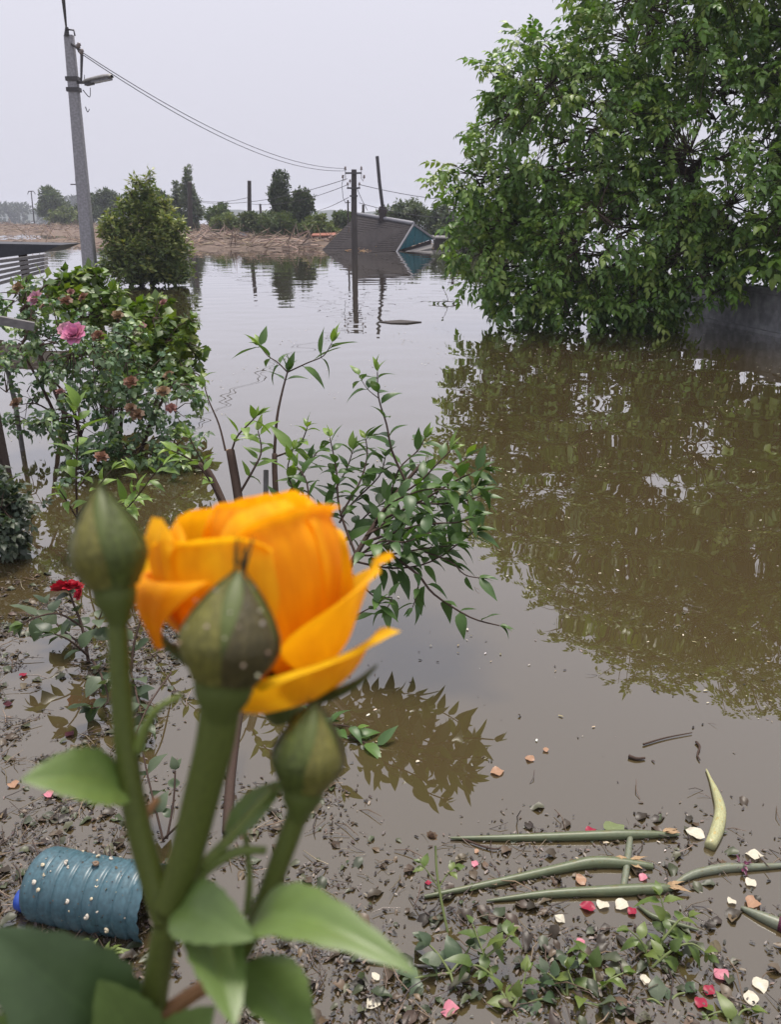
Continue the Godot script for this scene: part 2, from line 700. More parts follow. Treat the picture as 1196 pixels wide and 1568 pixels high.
func far_tree(called: String, label: String, at: Vector3, width: float, height: float, cols: Array, sd: int, style := "round", group := "trees standing in the far flood", density := 1.0) -> void:
	rng.seed = sd * 31
	var lobes := []
	var w := width / 2.0
	if style == "poplar":
		for k in 7:
			var t := (k + 0.6) / 7.0
			var f := sin(PI * pow(t, 0.7)) * 0.8 + 0.2
			lobes.append([Vector3(rnd(-0.15, 0.15) * w, height * t, rnd(-0.2, 0.2) * w), Vector3(w * f * 0.75, height * 0.12, w * f * 0.75)])
	else:
		for k in 8:
			var a := TAU * k / 8.0 + rnd(-0.3, 0.3)
			var t := rnd(0.3, 0.78)
			var out := w * rnd(0.25, 0.62) * (1.0 if style == "bush" else sin(PI * clampf(t, 0.2, 0.9)))
			lobes.append([Vector3(cos(a) * out, height * t, sin(a) * out), Vector3(w * rnd(0.32, 0.5), height * rnd(0.14, 0.24), w * rnd(0.32, 0.5))])
		lobes.append([Vector3(0, height * 0.55, 0), Vector3(w * 0.6, height * 0.32, w * 0.6)])
		lobes.append([Vector3(rnd(-0.2, 0.2) * w, height * 0.84, 0), Vector3(w * 0.4, height * 0.16, w * 0.4)])
		if style == "bush":
			lobes.append([Vector3(0, height * 0.2, 0), Vector3(w * 0.9, height * 0.22, w * 0.8)])
	var unit := clampf(-at.z * 0.0035, 0.09, 0.5)
	var tuft := leaf_tuft(9, unit, unit * 0.5, unit * 1.1, sd)
	grow({
		"called": called, "label": label, "category": "tree" if style != "bush" else "bush", "group": group, "base": at, "seed": sd, "trunk_r": maxf(0.06, height * 0.025), "sides": 6,
		"trunks": [[Vector3(0, -0.3, 0), Vector3(rnd(-0.05, 0.05) * w, height * 0.4, 0), Vector3(rnd(-0.1, 0.1) * w, height * 0.75, 0)]],
		"lobes": lobes, "tips": int(330 * density), "leaves": 3, "leaf": tuft, "leaf_mat": M.leaf_far, "colors": cols, "scale": [0.7, 1.25], "twig_r": unit * 0.06, "bark": M.far_bark, "arms": 2, "gap": -0.2, "gap_size": 1.6 / w, "floor": 0.0, "inner": 0.35, "shag": 0.14,
	})


func wire(label: String, a: Vector3, b: Vector3, sag: float, r: float) -> void:
	var mid := (a + b) / 2.0
	var pts := []
	for i in 25:
		var t := i / 24.0
		pts.append(a.lerp(b, t) - Vector3(0, 4.0 * sag * t * (1.0 - t), 0) - mid)
	var w := Builder.new()
	w.tube(pts, taper(25, r, r), 5)
	single("power_line", w.mesh(), M.cable, label, "wire", mid, "overhead wires")


func plain_pole(label: String, at: Vector3, top: Vector3, r: float, arms: Array, called := "utility_pole") -> Node3D:
	var o := thing(called, label, "pole", at, "bare poles standing in the far flood")
	var b := Builder.new()
	b.tube([Vector3(0, -0.4, 0), (top - at) * 0.5, top - at], [r, r * 0.9, r * 0.8], 8)
	part("pole", b.mesh(), M.timber, o)
	for a in arms:
		var k := Builder.new()
		var y: Vector3 = (top - at) * (a[0] as float)
		k.box(y + Vector3(a[2] if a.size() > 2 else 0.0, 0, r), Vector3(a[1], r * 0.7, r * 0.6))
		part("crossarm", k.mesh(), M.timber, o)
	return o


func insulator(parent: Node3D, at: Vector3, h: float, hook := 0.0) -> void:
	var b := Builder.new()
	if hook != 0.0:
		b.tube([at, at + Vector3(0, -h * 0.7, 0), at + Vector3(hook * 0.5, -h, 0), at + Vector3(hook, -h * 0.6, 0)], [0.012, 0.012, 0.012, 0.012], 5)
		b.lathe([Vector2(0.0, h * 0.1), Vector2(0.03, h * 0.05), Vector2(0.045, -h * 0.3), Vector2(0.0, -h * 0.35)], 8, Transform3D(Basis(), at + Vector3(hook, -h * 0.3, 0)))
	else:
		b.tube([at, at + Vector3(0, h * 0.5, 0)], [0.012, 0.012], 5)
		b.lathe([Vector2(0.045, h * 0.4), Vector2(0.05, h * 0.55), Vector2(0.03, h * 0.65), Vector2(0.04, h * 0.8), Vector2(0.025, h), Vector2(0.0, h)], 8, Transform3D(Basis(), at))
	part("insulator", b.mesh(), M.porcelain, parent)


func build_setting() -> void:
	# muddy water out to the horizon
	var water := mat("muddy water", lin(0.054, 0.04, 0.0185), 0.0, 0.707)
	water.clearcoat_enabled = true
	water.clearcoat = 1.0
	water.clearcoat_roughness = 0.0
	var b := Builder.new()
	setting("water", water_sheet(), water, "still brown flood water over the whole street")

	# the muddy bank under the photographer, with water lying in its dips
	var f := FastNoiseLite.new()
	f.seed = 4
	f.frequency = 1.6
	b = Builder.new()
	var nx := 90
	var nz := 60
	for j in nz + 1:
		for i in nx + 1:
			var x := lerpf(-4.0, 4.0, float(i) / nx)
			var z := lerpf(-2.4, 3.0, float(j) / nz)
			var h := (z + 0.8) * (0.13 if z < -1.1 else 0.07) + 0.02 * f.get_noise_2d(x, z) + 0.012 * f.get_noise_2d(x * 4.0, z * 4.0)
			b.vert(Vector3(x, maxf(h, -0.5), z), Vector2(x, z))
	for j in nz:
		for i in nx:
			var a := j * (nx + 1) + i
			b.quad(a, a + 1, a + nx + 2, a + nx + 1)
	setting("ground", b.mesh(), M.mud, "muddy bank under the litter at the water's edge")

	# low hills beyond the water
	b = Builder.new()
	f.seed = 9
	f.frequency = 0.012
	var n := 160
	for i in n + 1:
		var x := lerpf(-620, 620, float(i) / n)
		var h := 3.6 + 2.2 * f.get_noise_1d(x) + 1.1 * f.get_noise_1d(x * 7.0) + 0.6 * f.get_noise_1d(x * 23.0)
		b.vert(Vector3(x, -0.5, -640))
		b.vert(Vector3(x, h * 0.8, -650))
		b.vert(Vector3(x, h, -680))
		b.vert(Vector3(x, -0.5, -740))
	for i in n:
		for k in 3:
			b.quad(i * 4 + k, i * 4 + k + 1, i * 4 + k + 5, i * 4 + k + 4)
	setting("hills", b.mesh(), grainy(mat("far woodland", lin(0.05, 0.065, 0.04), 0.95, 0.1), 0.05), "low wooded shore along the horizon")

	# the wood across the water on the far shore
	rng.seed = 21
	var places := []
	var colors := []
	for i in 260:
		var x := rnd(-250, -88)
		var hgt := 4.5 + 2.0 * f.get_noise_1d(x * 9.0) + (2.6 if absf(x + 117) < 5 else 0.0)
		for k in 3:
			places.append(Transform3D(Basis().scaled(Vector3(1, 1.1, 1) * rnd(0.8, 1.5)), Vector3(x + rnd(-1, 1), rnd(0.4, 1.0) * hgt - 0.8, -330 + rnd(-8, 8))))
			colors.append(vary(Color(0.05, 0.07, 0.04)))
	tag(many("distant_wood", leaf_tuft(14, 1.3, 0.8, 1.3, 5), M.leaf_far, places, colors), "blue hazy belt of trees across the open water", "wood")

	# reeds, straw and wreckage drifted together in front of the far houses
	b = Builder.new()
	f.seed = 15
	f.frequency = 0.16
	nx = 150
	nz = 70
	var height := func(x: float, z: float) -> float:
		var front := -36.0 - 5.0 * smoothstep(-9.0, -16.0, x)
		var edge := smoothstep(front + 1.0, front - 2.0, z)
		var right := smoothstep(2.2, 0.2, x)
		var back := smoothstep(-104.0, -96.0, z)
		var lagoon := 0.55 * smoothstep(-13.0, -19.0, x) * (smoothstep(-44.0, -48.0, z) * smoothstep(-64.0, -56.0, z))
		return (0.16 + 0.3 * f.get_noise_2d(x * 0.7, z * 0.35) + 0.1 * f.get_noise_2d(x * 5.0, z * 5.0) - lagoon) * edge * right * back + 0.12 * edge * right * back - 0.1
	for j in nz + 1:
		for i in nx + 1:
			var x := lerpf(-62, 3, float(i) / nx)
			var z := lerpf(-35, -106, pow(float(j) / nz, 1.3))
			b.vert(Vector3(x, height.call(x, z), z), Vector2(x, z))
	for j in nz:
		for i in nx:
			var a := j * (nx + 1) + i
			b.quad(a, a + nx + 1, a + nx + 2, a + 1)
	var raft := thing("drift_raft", "long brown raft of drifted reeds and wreckage before the far trees", "debris")
	raft.set_meta("kind", "stuff")
	part("reed_mat", b.mesh(), grainy(mat("drifted reeds", lin(0.19, 0.145, 0.12), 0.95, 0.2), 0.7, 3.0), raft)
	places = []
	colors = []
	for i in 9000:
		var x := rnd(-50, 2)
		var z := -36.0 - 66.0 * pow(rng.randf(), 2.2)
		var y: float = height.call(x, z)
		if y < 0.0:
			continue
		places.append(Transform3D(frame(Vector3(rnd(-1, 1), rnd(-0.15, 0.6) * rng.randf(), rnd(-0.6, 0.6))).scaled_local(Vector3.ONE * rnd(0.5, 1.4)), Vector3(x, y + rnd(0, 0.12), z)))
		colors.append(vary(pick([Color(0.26, 0.19, 0.15), Color(0.17, 0.12, 0.1), Color(0.34, 0.26, 0.2), Color(0.1, 0.075, 0.065)]), 0.3))
	var stick := Builder.new()
	stick.tube([Vector3.ZERO, Vector3(0.02, 0.015, 0.3), Vector3(0, 0, 0.65)], [0.018, 0.016, 0.008], 3)
	many("reed", stick.mesh(), M.straw, places, colors, raft)


func build_far() -> void:
	var green := [Color(0.092, 0.135, 0.049), Color(0.076, 0.115, 0.049), Color(0.126, 0.16, 0.056)]
	var dark := [Color(0.057, 0.085, 0.038), Color(0.076, 0.105, 0.046)]
	var silver := [Color(0.144, 0.177, 0.114), Color(0.101, 0.135, 0.082)]
	var pale := [Color(0.169, 0.211, 0.065), Color(0.126, 0.169, 0.056)]
	far_tree("round_tree", "round grey-green tree alone at the far end of the raft", Vector3(-45.6, 0, -118), 5.2, 4.6, green, 101, "round", "trees standing in the far flood", 1.5)
	far_tree("round_tree", "low dark trees just past the concrete lamp pole", Vector3(-37.6, 0, -110), 5.0, 3.6, dark, 102)
	far_tree("round_bush", "pale low bush below the dark trees past the lamp pole", Vector3(-38.5, 0, -103), 4.6, 2.1, pale, 103, "bush", "bushes standing in the far flood")
	far_tree("round_tree", "dark tree half hidden by the left side of the willow", Vector3(-31.5, 0, -98), 5.0, 3.9, dark, 104)
	far_tree("round_tree", "dark tree half hidden by the right side of the willow", Vector3(-18.4, 0, -70), 3.7, 3.1, dark, 105)
	far_tree("poplar_tree", "silvery poplar, the taller of the two by the thick pole", Vector3(-14.2, 0, -62), 2.2, 4.2, silver, 106, "poplar", "trees standing in the far flood", 0.7)
	far_tree("poplar_tree", "thin silvery poplar behind the thick dark pole", Vector3(-15.4, 0, -63), 1.4, 3.3, silver, 107, "poplar", "trees standing in the far flood", 0.4)
	far_tree("round_tree", "small round tree between the poplars and the slim pole", Vector3(-11.4, 0, -58), 2.4, 2.05, green, 108)
	far_tree("round_bush", "pale bush at the foot of the small round tree", Vector3(-10.3, 0, -54), 2.6, 1.3, pale, 109, "bush", "bushes standing in the far flood")
	far_tree("poplar_tree", "dark leaning tree, tallest above the drift raft", Vector3(-6.3, 0, -50), 1.9, 3.75, dark, 110, "round", "trees standing in the far flood", 0.9)
	far_tree("round_tree", "dark broad tree beside the tall leaning one", Vector3(-5.1, 0, -49.5), 1.8, 2.8, dark, 111)
	far_tree("round_bush", "bush left of the leaning tree's foot, above the reeds", Vector3(-7.6, 0, -48), 2.2, 1.5, green, 112, "bush", "bushes standing in the far flood")
	far_tree("round_bush", "broad bush below the two dark trees", Vector3(-5.8, 0, -46), 2.6, 1.45, green, 113, "bush", "bushes standing in the far flood", 1.3)
	far_tree("round_bush", "bush between the dark trees and the sunken house", Vector3(-3.9, 0, -47), 2.4, 1.35, pale, 114, "bush", "bushes standing in the far flood")
	far_tree("round_bush", "small bush in front of the little red-roofed shed", Vector3(-2.6, 0, -52), 2.6, 1.5, green, 115, "bush", "bushes standing in the far flood")
	far_tree("round_tree", "grey-green trees behind the chimney of the sunken house", Vector3(0.7, 0, -48), 3.2, 2.05, silver, 116, "bush", "trees standing in the far flood", 1.2)
	far_tree("round_tree", "grey-green tree behind the teal gable", Vector3(2.7, 0, -47), 3.0, 1.9, silver, 117, "bush", "trees standing in the far flood", 1.2)
	far_tree("round_tree", "grey-green tree behind the small pole with a crossarm", Vector3(4.6, 0, -46), 3.0, 1.85, green, 118, "bush", "trees standing in the far flood", 1.2)
	far_tree("round_bush", "bush in the water right of the sunken house", Vector3(2.95, 0, -34.5), 1.9, 0.95, green, 119, "bush", "bushes standing in the far flood", 1.2)
	far_tree("round_bush", "pale bush beside the walnut's lowest branches", Vector3(3.9, 0, -31), 1.9, 1.5, pale, 120, "bush", "bushes standing in the far flood", 1.2)

	# poles
	var p := plain_pole("thick dark timber pole beside the silvery poplars", Vector3(-13.069, 0, -56.335), Vector3(-12.532, 3.235, -55), 0.17, [])
	p = plain_pole("slim dark pole standing alone in the drift raft", Vector3(-8.046, 0, -49.229), Vector3(-7.764, 3.085, -48.5), 0.13, [])
	p = plain_pole("dark pole with one crossarm left of the willow's top", Vector3(-29.9, 0, -84), Vector3(-29.9, 4.55, -84), 0.15, [[0.88, 1.1]])
	var dish := Builder.new()
	dish.lathe([Vector2(0.0, 0.0), Vector2(0.25, 0.05), Vector2(0.42, 0.16), Vector2(0.25, 0.07), Vector2(0.0, 0.02)], 12, Transform3D(Basis(Vector3.RIGHT, 1.2), Vector3(0.78, 3.9, 0.2)))
	dish.tube([Vector3(0, 3.6, 0), Vector3(0.78, 3.9, 0.2)], [0.05, 0.05], 5)
	part("dish", dish.mesh(), M.iron, p)
	p = plain_pole("small pole with a crossarm above the trees right of the house", Vector3(3.1, 0, -43), Vector3(3.15, 1.98, -43), 0.09, [[0.95, 0.5], [0.8, 0.4, -0.15]])
	p = plain_pole("short post between the slim pole and the dark trees", Vector3(-7.9, 0, -53), Vector3(-7.9, 1.95, -53), 0.08, [])
	p = plain_pole("short post on the roof ridge side behind the sunken house", Vector3(-1.25, 0, -40), Vector3(-1.25, 1.78, -40), 0.07, [])
	p = plain_pole("thin rod just left of the pole with curved insulators", Vector3(-1.85, 0, -38), Vector3(-1.85, 1.95, -38), 0.045, [[0.95, 0.2]])
	# the thin mast at the far left, its small arms bent down
	p = thing("antenna_mast", "thin mast with two short drooping arms above the far water", "mast", Vector3(-45.196, 0, -110.022))
	var k := Builder.new()
	var top := Vector3(-44.998, 4.009, -110) - p.position
	k.tube([Vector3(0, -0.4, 0), top], [0.09, 0.06], 6)
	part("mast", k.mesh(), M.iron, p)
	for s in [-1.0, 1.0]:
		k = Builder.new()
		k.tube([top, top + Vector3(s * 0.3, 0.02, 0), top + Vector3(s * 0.5, -0.35, 0)], [0.07, 0.06, 0.04], 5)
		part("arm", k.mesh(), M.iron, p)

	# the middle pole with its crossarms
	p = thing("power_pole", "dark power pole with curved insulator hooks before the sunken house", "pole", Vector3(-1.389, 0, -33.212))
	var tall := 2.95
	k = Builder.new()
	k.tube([Vector3(0, -0.4, 0), Vector3(0, tall * 0.5, 0), Vector3(0.02, tall, 0)], [0.125, 0.115, 0.1], 10)
	part("pole", k.mesh(), M.timber, p)
	for a in [[2.82, 0.62, 0.0], [2.3, 0.5, 0.0], [2.02, 0.3, 0.0]]:
		k = Builder.new()
		k.box(Vector3(a[2], a[0], 0.12), Vector3(a[1], 0.06, 0.07))
		part("crossarm", k.mesh(), M.iron, p)
	for s in [-1.0, 1.0]:
		insulator(p, Vector3(s * 0.3, 2.85, 0.12), 0.2)
		insulator(p, Vector3(s * 0.3, 2.82, 0.12), 0.28, s * 0.1 if s > 0 else -0.1)
		insulator(p, Vector3(s * 0.22, 2.33, 0.12), 0.17)
	insulator(p, Vector3(-0.13, 2.45, 0.12), 0.15)
	k = Builder.new()
	k.tube([Vector3(-0.36, 2.75, 0.12), Vector3(-0.44, 2.4, 0.1), Vector3(-0.4, 1.95, 0.1), Vector3(-0.3, 1.75, 0.1)], [0.01, 0.01, 0.01, 0.01], 4)
	part("loop_wire", k.mesh(), M.cable, p)
	k = Builder.new()
	k.tube([Vector3(0.12, 2.3, 0.1), Vector3(0.3, 1.9, 0.1), Vector3(0.52, 1.5, 0.1)], [0.01, 0.01, 0.01], 4)
	part("loop_wire", k.mesh(), M.cable, p)

	build_house()

	# wires
	var hub := Vector3(-1.389, 0, -33.212) + Vector3(-0.3, 2.93, 0.1)
	wire("upper of two wires from the lamp pole to the hooked pole", Vector3(-5.73, 4.221, -17) , hub + Vector3(0, 0.05, 0), 0.5, 0.008)
	wire("lower of two wires from the lamp pole to the hooked pole", Vector3(-5.734, 4.189, -17), hub + Vector3(0.02, -0.03, 0), 0.56, 0.008)
	wire("wire from the lamp pole's top straight up out of view", Vector3(-5.901, 4.546, -17), Vector3(-3.127, 3.63, -9), 0.06, 0.014)
	wire("second wire rising from the lamp pole's top, slightly more upright", Vector3(-5.895, 4.546, -17), Vector3(-3.269, 3.754, -9.5), 0.06, 0.011)
	wire("highest wire running left from the hooked pole past the dark trees", hub + Vector3(0.05, -0.3, -0.2), Vector3(-13.989, 2.282, -60), 0.5, 0.012)
	wire("middle wire running left from the hooked pole to the slim pole", hub + Vector3(0.08, -0.5, -0.2), Vector3(-7.815, 1.91, -48.5), 0.28, 0.011)
	wire("lowest wire running left from the hooked pole to the dark trees", hub + Vector3(0.1, -0.95, -0.2), Vector3(-4.696, 1.434, -49), 0.1, 0.011)
	wire("wire between the thick pole and the slim pole", Vector3(-12.533, 2.247, -55), Vector3(-7.832, 2.248, -48.5), 0.2, 0.012)
	wire("upper wire running right from the hooked pole into the walnut", hub + Vector3(0.5, -0.5, 0), Vector3(3.637, 1.932, -40), 0.12, 0.012)
	wire("lower wire running right from the hooked pole over the ridge", hub + Vector3(0.5, -1.15, 0), Vector3(3.213, 1.222, -42), 0.16, 0.012)

	# small wrecks in the raft
	var s := thing("red_shed", "little sunken shed with a rusty red roof beside the house", "shed", Vector3(-3.522, 0, -44.708))
	k = Builder.new()
	k.box(Vector3(0, 0.1, -0.5), Vector3(1.05, 0.5, 1.0))
	part("wall", k.mesh(), M.slate, s)
	k = Builder.new()
	k.slab([Vector3(-0.6, 0.42, -1.1), Vector3(0.65, 0.46, -1.1), Vector3(0.65, 0.36, 0.12), Vector3(-0.6, 0.34, 0.12)], Vector3(0, 0.05, 0))
	part("roof", k.mesh(), M.rust_roof, s)
	s = thing("grey_hut", "pale grey sheet-metal hut corner tipped over in the reeds", "hut", Vector3(-7.653, 0, -44.708))
	k = Builder.new()
	k.slab([Vector3(-0.5, 0.25, 0.2), Vector3(-0.1, 0.5, 0.1), Vector3(0.3, 0.55, -0.3), Vector3(-0.1, 0.3, -0.4)], Vector3(0, 0.04, 0.02))
	part("roof", k.mesh(), M.board, s)
	k = Builder.new()
	k.face([Vector3(-0.1, 0.48, 0.12), Vector3(0.36, 0.42, 0.05), Vector3(0.36, -0.2, 0.05), Vector3(-0.2, -0.2, 0.15)])
	k.face([Vector3(-0.12, 0.48, 0.1), Vector3(-0.22, -0.2, 0.13), Vector3(-0.7, -0.2, -0.1), Vector3(-0.45, 0.22, 0.0)])
	part("wall", k.mesh(), M.trim, s)
	s = thing("flooded_shed", "flat roof of a flooded shed right of the teal gable", "shed", Vector3(2.726, 0, -41.821))
	k = Builder.new()
	k.slab([Vector3(-0.75, 0.4, -0.7), Vector3(0.7, 0.38, -0.7), Vector3(0.75, 0.3, 0.3), Vector3(-0.7, 0.33, 0.3)], Vector3(0, 0.06, 0))
	part("roof", k.mesh(), M.board, s)
	k = Builder.new()
	k.box(Vector3(0, 0.05, -0.25), Vector3(1.2, 0.5, 0.7))
	part("wall", k.mesh(), M.timber, s)

	# straw heap against the house
	rng.seed = 5
	var places := []
	var colors := []
	var at := Vector3(-0.559, 0, -35.018)
	for i in 900:
		var x := rng.randfn(0, 0.4)
		var z := rng.randfn(0, 0.25)
		places.append(Transform3D(frame(Vector3(rnd(-1, 1), rnd(-0.3, 0.3), rnd(-0.6, 0.6))).scaled_local(Vector3.ONE * rnd(0.3, 0.6)), Vector3(x, maxf(0.0, 0.24 * exp(-x * x * 4.0 - z * z * 5.0)) * rng.randf() + 0.01, z)))
		colors.append(vary(pick([Color(0.42, 0.26, 0.14), Color(0.34, 0.2, 0.12), Color(0.5, 0.33, 0.2)])))
	var stick := Builder.new()
	stick.tube([Vector3(0, 0, -0.2), Vector3(0.02, 0.015, 0.1), Vector3(0, 0, 0.4)], [0.02, 0.018, 0.01], 3)
	var heap := many("straw_heap", stick.mesh(), M.straw, places, colors)
	heap.position = at
	tag(heap, "orange straw heap washed against the sunken house", "straw")


func build_house() -> void:
	var at := Vector3(0.235, 0, -34.395)
	var o := thing("sunken_house", "half-sunken house with a grey slate roof and teal gable", "house", at)
	var apex := Vector3(0.885, 1.009, -34.6) - at
	var bl := Vector3(0.219, 0.008, -33.9) - at
	var br := Vector3(1.817, 0.417, -36.4) - at
	var ridge_far := Vector3(-1.393, 1.374, -37.2) - at
	var eave_far := Vector3(-2.836, -0.033, -35.2) - at
	var back_far := ridge_far + (br - apex) * 1.05
	# walls below the eaves, mostly under water
	var b := Builder.new()
	b.face([bl + Vector3(0.05, -0.02, -0.15), eave_far + Vector3(0.15, -0.02, -0.15), eave_far + Vector3(0.15, -1.2, -0.15), bl + Vector3(0.05, -1.2, -0.15)])
	b.face([br + Vector3(-0.1, -0.05, 0), bl + Vector3(0, -0.05, -0.1), bl + Vector3(0, -1.2, -0.1), br + Vector3(-0.1, -1.2, 0)])
	part("wall", b.mesh(), M.brick, o)
	# near slope in rows of slates, each row a little proud of the one above it
	var n := (bl - apex).cross(ridge_far - apex).normalized()
	if n.z < 0:
		n = -n
	var rows := 16
	var roof := Builder.new()
	roof.slab([ridge_far, apex, bl, eave_far], n * 0.06)
	var slope := part("roof", roof.mesh(), M.slate, o)
	for r in rows:
		var t0 := float(r) / rows
		var t1 := float(r + 1) / rows
		var q := Builder.new()
		var lift := n * 0.014
		q.slab([ridge_far.lerp(eave_far, t0) + n * 0.004, apex.lerp(bl, t0) + n * 0.004, apex.lerp(bl, t1) + lift, ridge_far.lerp(eave_far, t1) + lift], n * 0.012)
		part("slate_row", q.mesh(), M.slate, slope)
	var back := Builder.new()
	var m := (br - apex).cross(ridge_far - apex).normalized()
	if m.y < 0:
		m = -m
	back.slab([apex, ridge_far, back_far, br], m * 0.06)
	part("roof", back.mesh(), M.slate, o)
	# ridge capping
	b = Builder.new()
	b.tube([ridge_far + Vector3(-0.05, 0.02, 0), apex + Vector3(0.02, 0.03, 0)], [0.075, 0.075], 8)
	part("ridge_cap", b.mesh(), M.trim, o)
	# gable: vertical boards between the two verges
	var g := Builder.new()
	var out := (br - bl).cross(apex - bl).normalized()
	if out.z < 0:
		out = -out
	var boards := 9
	for i in boards:
		var u0 := (i + 0.04) / boards
		var u1 := (i + 0.96) / boards
		var corner := []
		for u in [u0, u1]:
			var low := bl.lerp(br, u)
			var side := clampf((apex - bl).dot((br - bl).normalized()) / (br - bl).length(), 0.05, 0.95)
			var high := bl.lerp(apex, u / side) if u < side else apex.lerp(br, (u - side) / (1.0 - side))
			corner.append([low, high])
		var q := Builder.new()
		var lift := out * (0.012 if i % 2 else 0.02)
		q.slab([corner[0][1] + lift, corner[1][1] + lift, corner[1][0] + lift, corner[0][0] + lift], out * 0.02)
		part("gable_board", q.mesh(), M.teal, o)
	for e in [[bl, apex], [apex, br]]:
		var q := Builder.new()
		var dir: Vector3 = (e[1] - e[0]).normalized()
		var across := out.cross(dir).normalized()
		q.box((e[0] + e[1]) / 2.0 + out * 0.05, Vector3(0.075, 0.05, (e[1] - e[0]).length() + 0.1), Basis(across, out, dir))
		part("bargeboard", q.mesh(), M.trim, o)
	var f := Builder.new()
	f.slab([bl + Vector3(0.3, -0.02, 0.12), br + Vector3(0.0, -0.2, 0.2), br + Vector3(-0.1, -0.36, 0.7), bl + Vector3(0.5, -0.04, 0.6)], Vector3(0, 0.05, 0))
	part("porch_roof", f.mesh(), M.board, o)
	# the chimney: a sooty brick stack with a tall leaning pipe
	var foot := ridge_far.lerp(apex, 0.47)
	b = Builder.new()
	b.box(foot + Vector3(0.0, 0.08, 0), Vector3(0.26, 0.34, 0.3), Basis(Vector3.BACK, -0.1))
	b.box(foot + Vector3(0.0, 0.28, 0), Vector3(0.36, 0.14, 0.38), Basis(Vector3.BACK, -0.1))
	b.box(foot + Vector3(-0.01, 0.4, 0), Vector3(0.28, 0.12, 0.3), Basis(Vector3.BACK, -0.1))
	var stack := part("chimney", b.mesh(), M.brick, o)
	b = Builder.new()
	var tip := Vector3(-0.537, 3.568, -35.8) - at
	b.tube([foot + Vector3(0, 0.44, 0), foot.lerp(tip, 0.6), tip], [0.075, 0.072, 0.07], 10)
	part("pipe", b.mesh(), M.iron, stack)


# ---------------------------------------------------------------- middle distance

